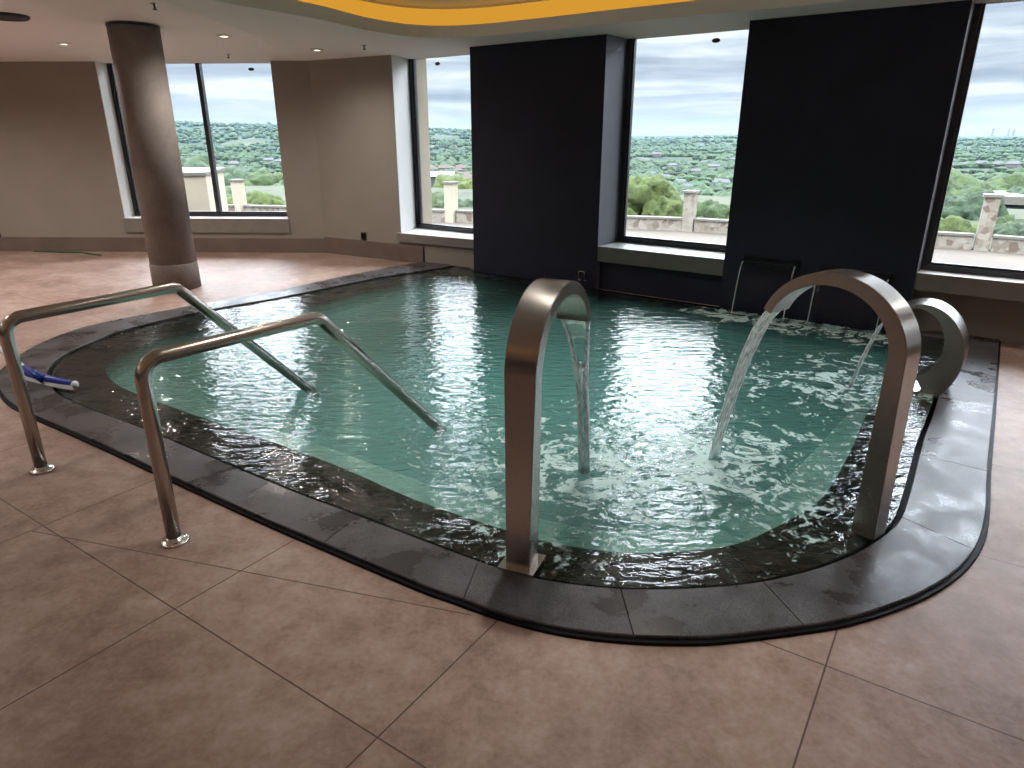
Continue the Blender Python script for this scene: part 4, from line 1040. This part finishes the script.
# large shed right
p = ray_at(1014, 194, 58)
t = thing('shed', 'long blue grey shed with a pale flat roof right of the pillar, right window', 'shed', (p.x, p.y, p.z - 6), None)
bm = bmesh.new(); box(bm, (p.x + 3.6, p.y - 1.6, p.z - 6), (9.5, 6, 5.5), math.radians(-36)); link('walls', bm, plain('blue_grey_cladding', (0.020, 0.025, 0.035), 0.8), t)
bm = bmesh.new(); box(bm, (p.x + 3.6, p.y - 1.6, p.z - 0.5), (10.3, 6.8, 0.5), math.radians(-36)); link('roof', bm, M['cream'], t)
p = ray_at(432, 173, 120)
t = thing('flat_roofed_house', 'low white flat roofed house left of the pillar in the second window', 'house', (p.x, p.y, p.z - 8))
bm = bmesh.new(); box(bm, (p.x, p.y, p.z - 8), (6, 5, 7.6)); link('walls', bm, M['h_grey'], t)
bm = bmesh.new(); box(bm, (p.x, p.y, p.z - 0.4), (7, 6, 0.5)); link('roof', bm, M['plasticwhite'], t)
# skyline towers
for u, hpx, wpx, lb in ((993, 8, 1.6, 'tallest thin grey tower on the skyline in the right window'), (1009, 5, 1.2, 'short tower on the skyline right of the tallest one'), (1014, 5, 1.8, 'broad short tower at the right end of the skyline')):
    p = ray_at(u, 128 + 3, 5200); s_ = 5200 / 640; bm = bmesh.new(); hz = hpx * s_ * 0.2
    box(bm, (p.x, p.y, p.z - 30), (wpx * s_ * 0.7, wpx * s_ * 0.7, 30 + hz)); box(bm, (p.x, p.y, p.z + hz), (wpx * s_ * 0.4, wpx * s_ * 0.4, hz * 0.25))
    tag(link('skyline_tower', bm, plain('hazy_tower', (0.085, 0.093, 0.105), 0.9)), lb, 'tower')

# haze over the valley
def haze():
    bm = bmesh.new(); n = 40; lo, hi = [], []
    r0, r1 = 62, 6600
    pts = [(r0 * math.sin(math.radians(-64 + 128 * k / n)), r0 * math.cos(math.radians(-64 + 128 * k / n))) for k in range(n + 1)] + \
          [(r1 * math.sin(math.radians(64 - 128 * k / n)), r1 * math.cos(math.radians(64 - 128 * k / n))) for k in range(n + 1)]
    prism(bm, pts, -60, 70)
    m = bpy.data.materials.new('valley_haze'); m.use_nodes = True; nt = m.node_tree; nt.nodes.clear(); out = N(nt, 'ShaderNodeOutputMaterial')
    vs = N(nt, 'ShaderNodeVolumeScatter', Density=HAZE); vs.inputs['Color'].default_value = (0.034, 0.058, 0.086, 1); nt.links.new(vs.outputs[0], out.inputs['Volume'])
    o = link('valley_haze', bm, m); tag(o, 'pale bluish haze over the valley outside', 'haze', kind='stuff')
HAZE = 0.00021
haze()

# ------------------------------------------------------------------ sky
w = bpy.data.worlds.new('overcast_sky'); sc.world = w; w.use_nodes = True; nt = w.node_tree; nt.nodes.clear(); L = nt.links
out = N(nt, 'ShaderNodeOutputWorld'); bg = N(nt, 'ShaderNodeBackground'); tc = N(nt, 'ShaderNodeTexCoord')
sep = N(nt, 'ShaderNodeSeparateXYZ'); L.new(tc.outputs['Generated'], sep.inputs[0])
mp = N(nt, 'ShaderNodeMapping'); mp.inputs['Scale'].default_value = (2.4, 2.4, 24.0); L.new(tc.outputs['Generated'], mp.inputs[0])
nz = N(nt, 'ShaderNodeTexNoise', Scale=1.6, Detail=6.0, Roughness=0.55, Distortion=0.4); L.new(mp.outputs[0], nz.inputs['Vector'])
cl_ = ramp(nt, nz.outputs['Fac'], [(0.34, (0.44, 0.50, 0.60)), (0.48, (0.66, 0.72, 0.80)), (0.60, (0.95, 0.96, 0.97))])
hz = ramp(nt, sep.outputs[2], [(0.0, (0.062, 0.066, 0.070)), (0.13, (0.068, 0.071, 0.073)), (0.18, (0.26, 0.265, 0.275)), (0.32, (0.62, 0.63, 0.65)), (0.62, (1.0, 1.01, 1.04)), (1.0, (1.0, 1.0, 1.03))])
lowmix = N(nt, 'ShaderNodeMapRange'); lowmix.inputs['From Min'].default_value = 0.0; lowmix.inputs['From Max'].default_value = 0.05; L.new(sep.outputs[2], lowmix.inputs['Value'])
mx = N(nt, 'ShaderNodeMix', data_type='RGBA'); L.new(lowmix.outputs[0], mx.inputs[0]); mx.inputs[6].default_value = (0.72, 0.78, 0.82, 1); L.new(cl_.outputs[0], mx.inputs[7])
mm = N(nt, 'ShaderNodeMix', data_type='RGBA', blend_type='MULTIPLY'); mm.inputs[0].default_value = 1; L.new(mx.outputs[2], mm.inputs[6]); bst = N(nt, 'ShaderNodeMapRange'); bst.inputs['From Min'].default_value = 0.16; bst.inputs['From Max'].default_value = 0.40; bst.inputs['To Min'].default_value = 1.0; bst.inputs['To Max'].default_value = 1.3; L.new(sep.outputs[2], bst.inputs['Value'])
vmul = N(nt, 'ShaderNodeVectorMath', operation='SCALE'); L.new(hz.outputs[0], vmul.inputs[0]); L.new(bst.outputs[0], vmul.inputs['Scale'])
L.new(vmul.outputs[0], mm.inputs[7])
L.new(mm.outputs[2], bg.inputs['Color']); bg.inputs['Strength'].default_value = 14.0; L.new(bg.outputs[0], out.inputs['Surface'])

# ------------------------------------------------------------------ render look
vs_ = sc.view_settings; vs_.view_transform = 'Standard'; vs_.look = 'None'; vs_.gamma = 1; vs_.use_curve_mapping = False; vs_.exposure = 0.22
cy = sc.cycles; cy.use_denoising = True; cy.max_bounces = 10; cy.diffuse_bounces = 5; cy.glossy_bounces = 4; cy.transmission_bounces = 4; cy.transparent_max_bounces = 16
cy.volume_bounces = 1; cy.sample_clamp_indirect = 8; cy.caustics_reflective = False; cy.caustics_refractive = False
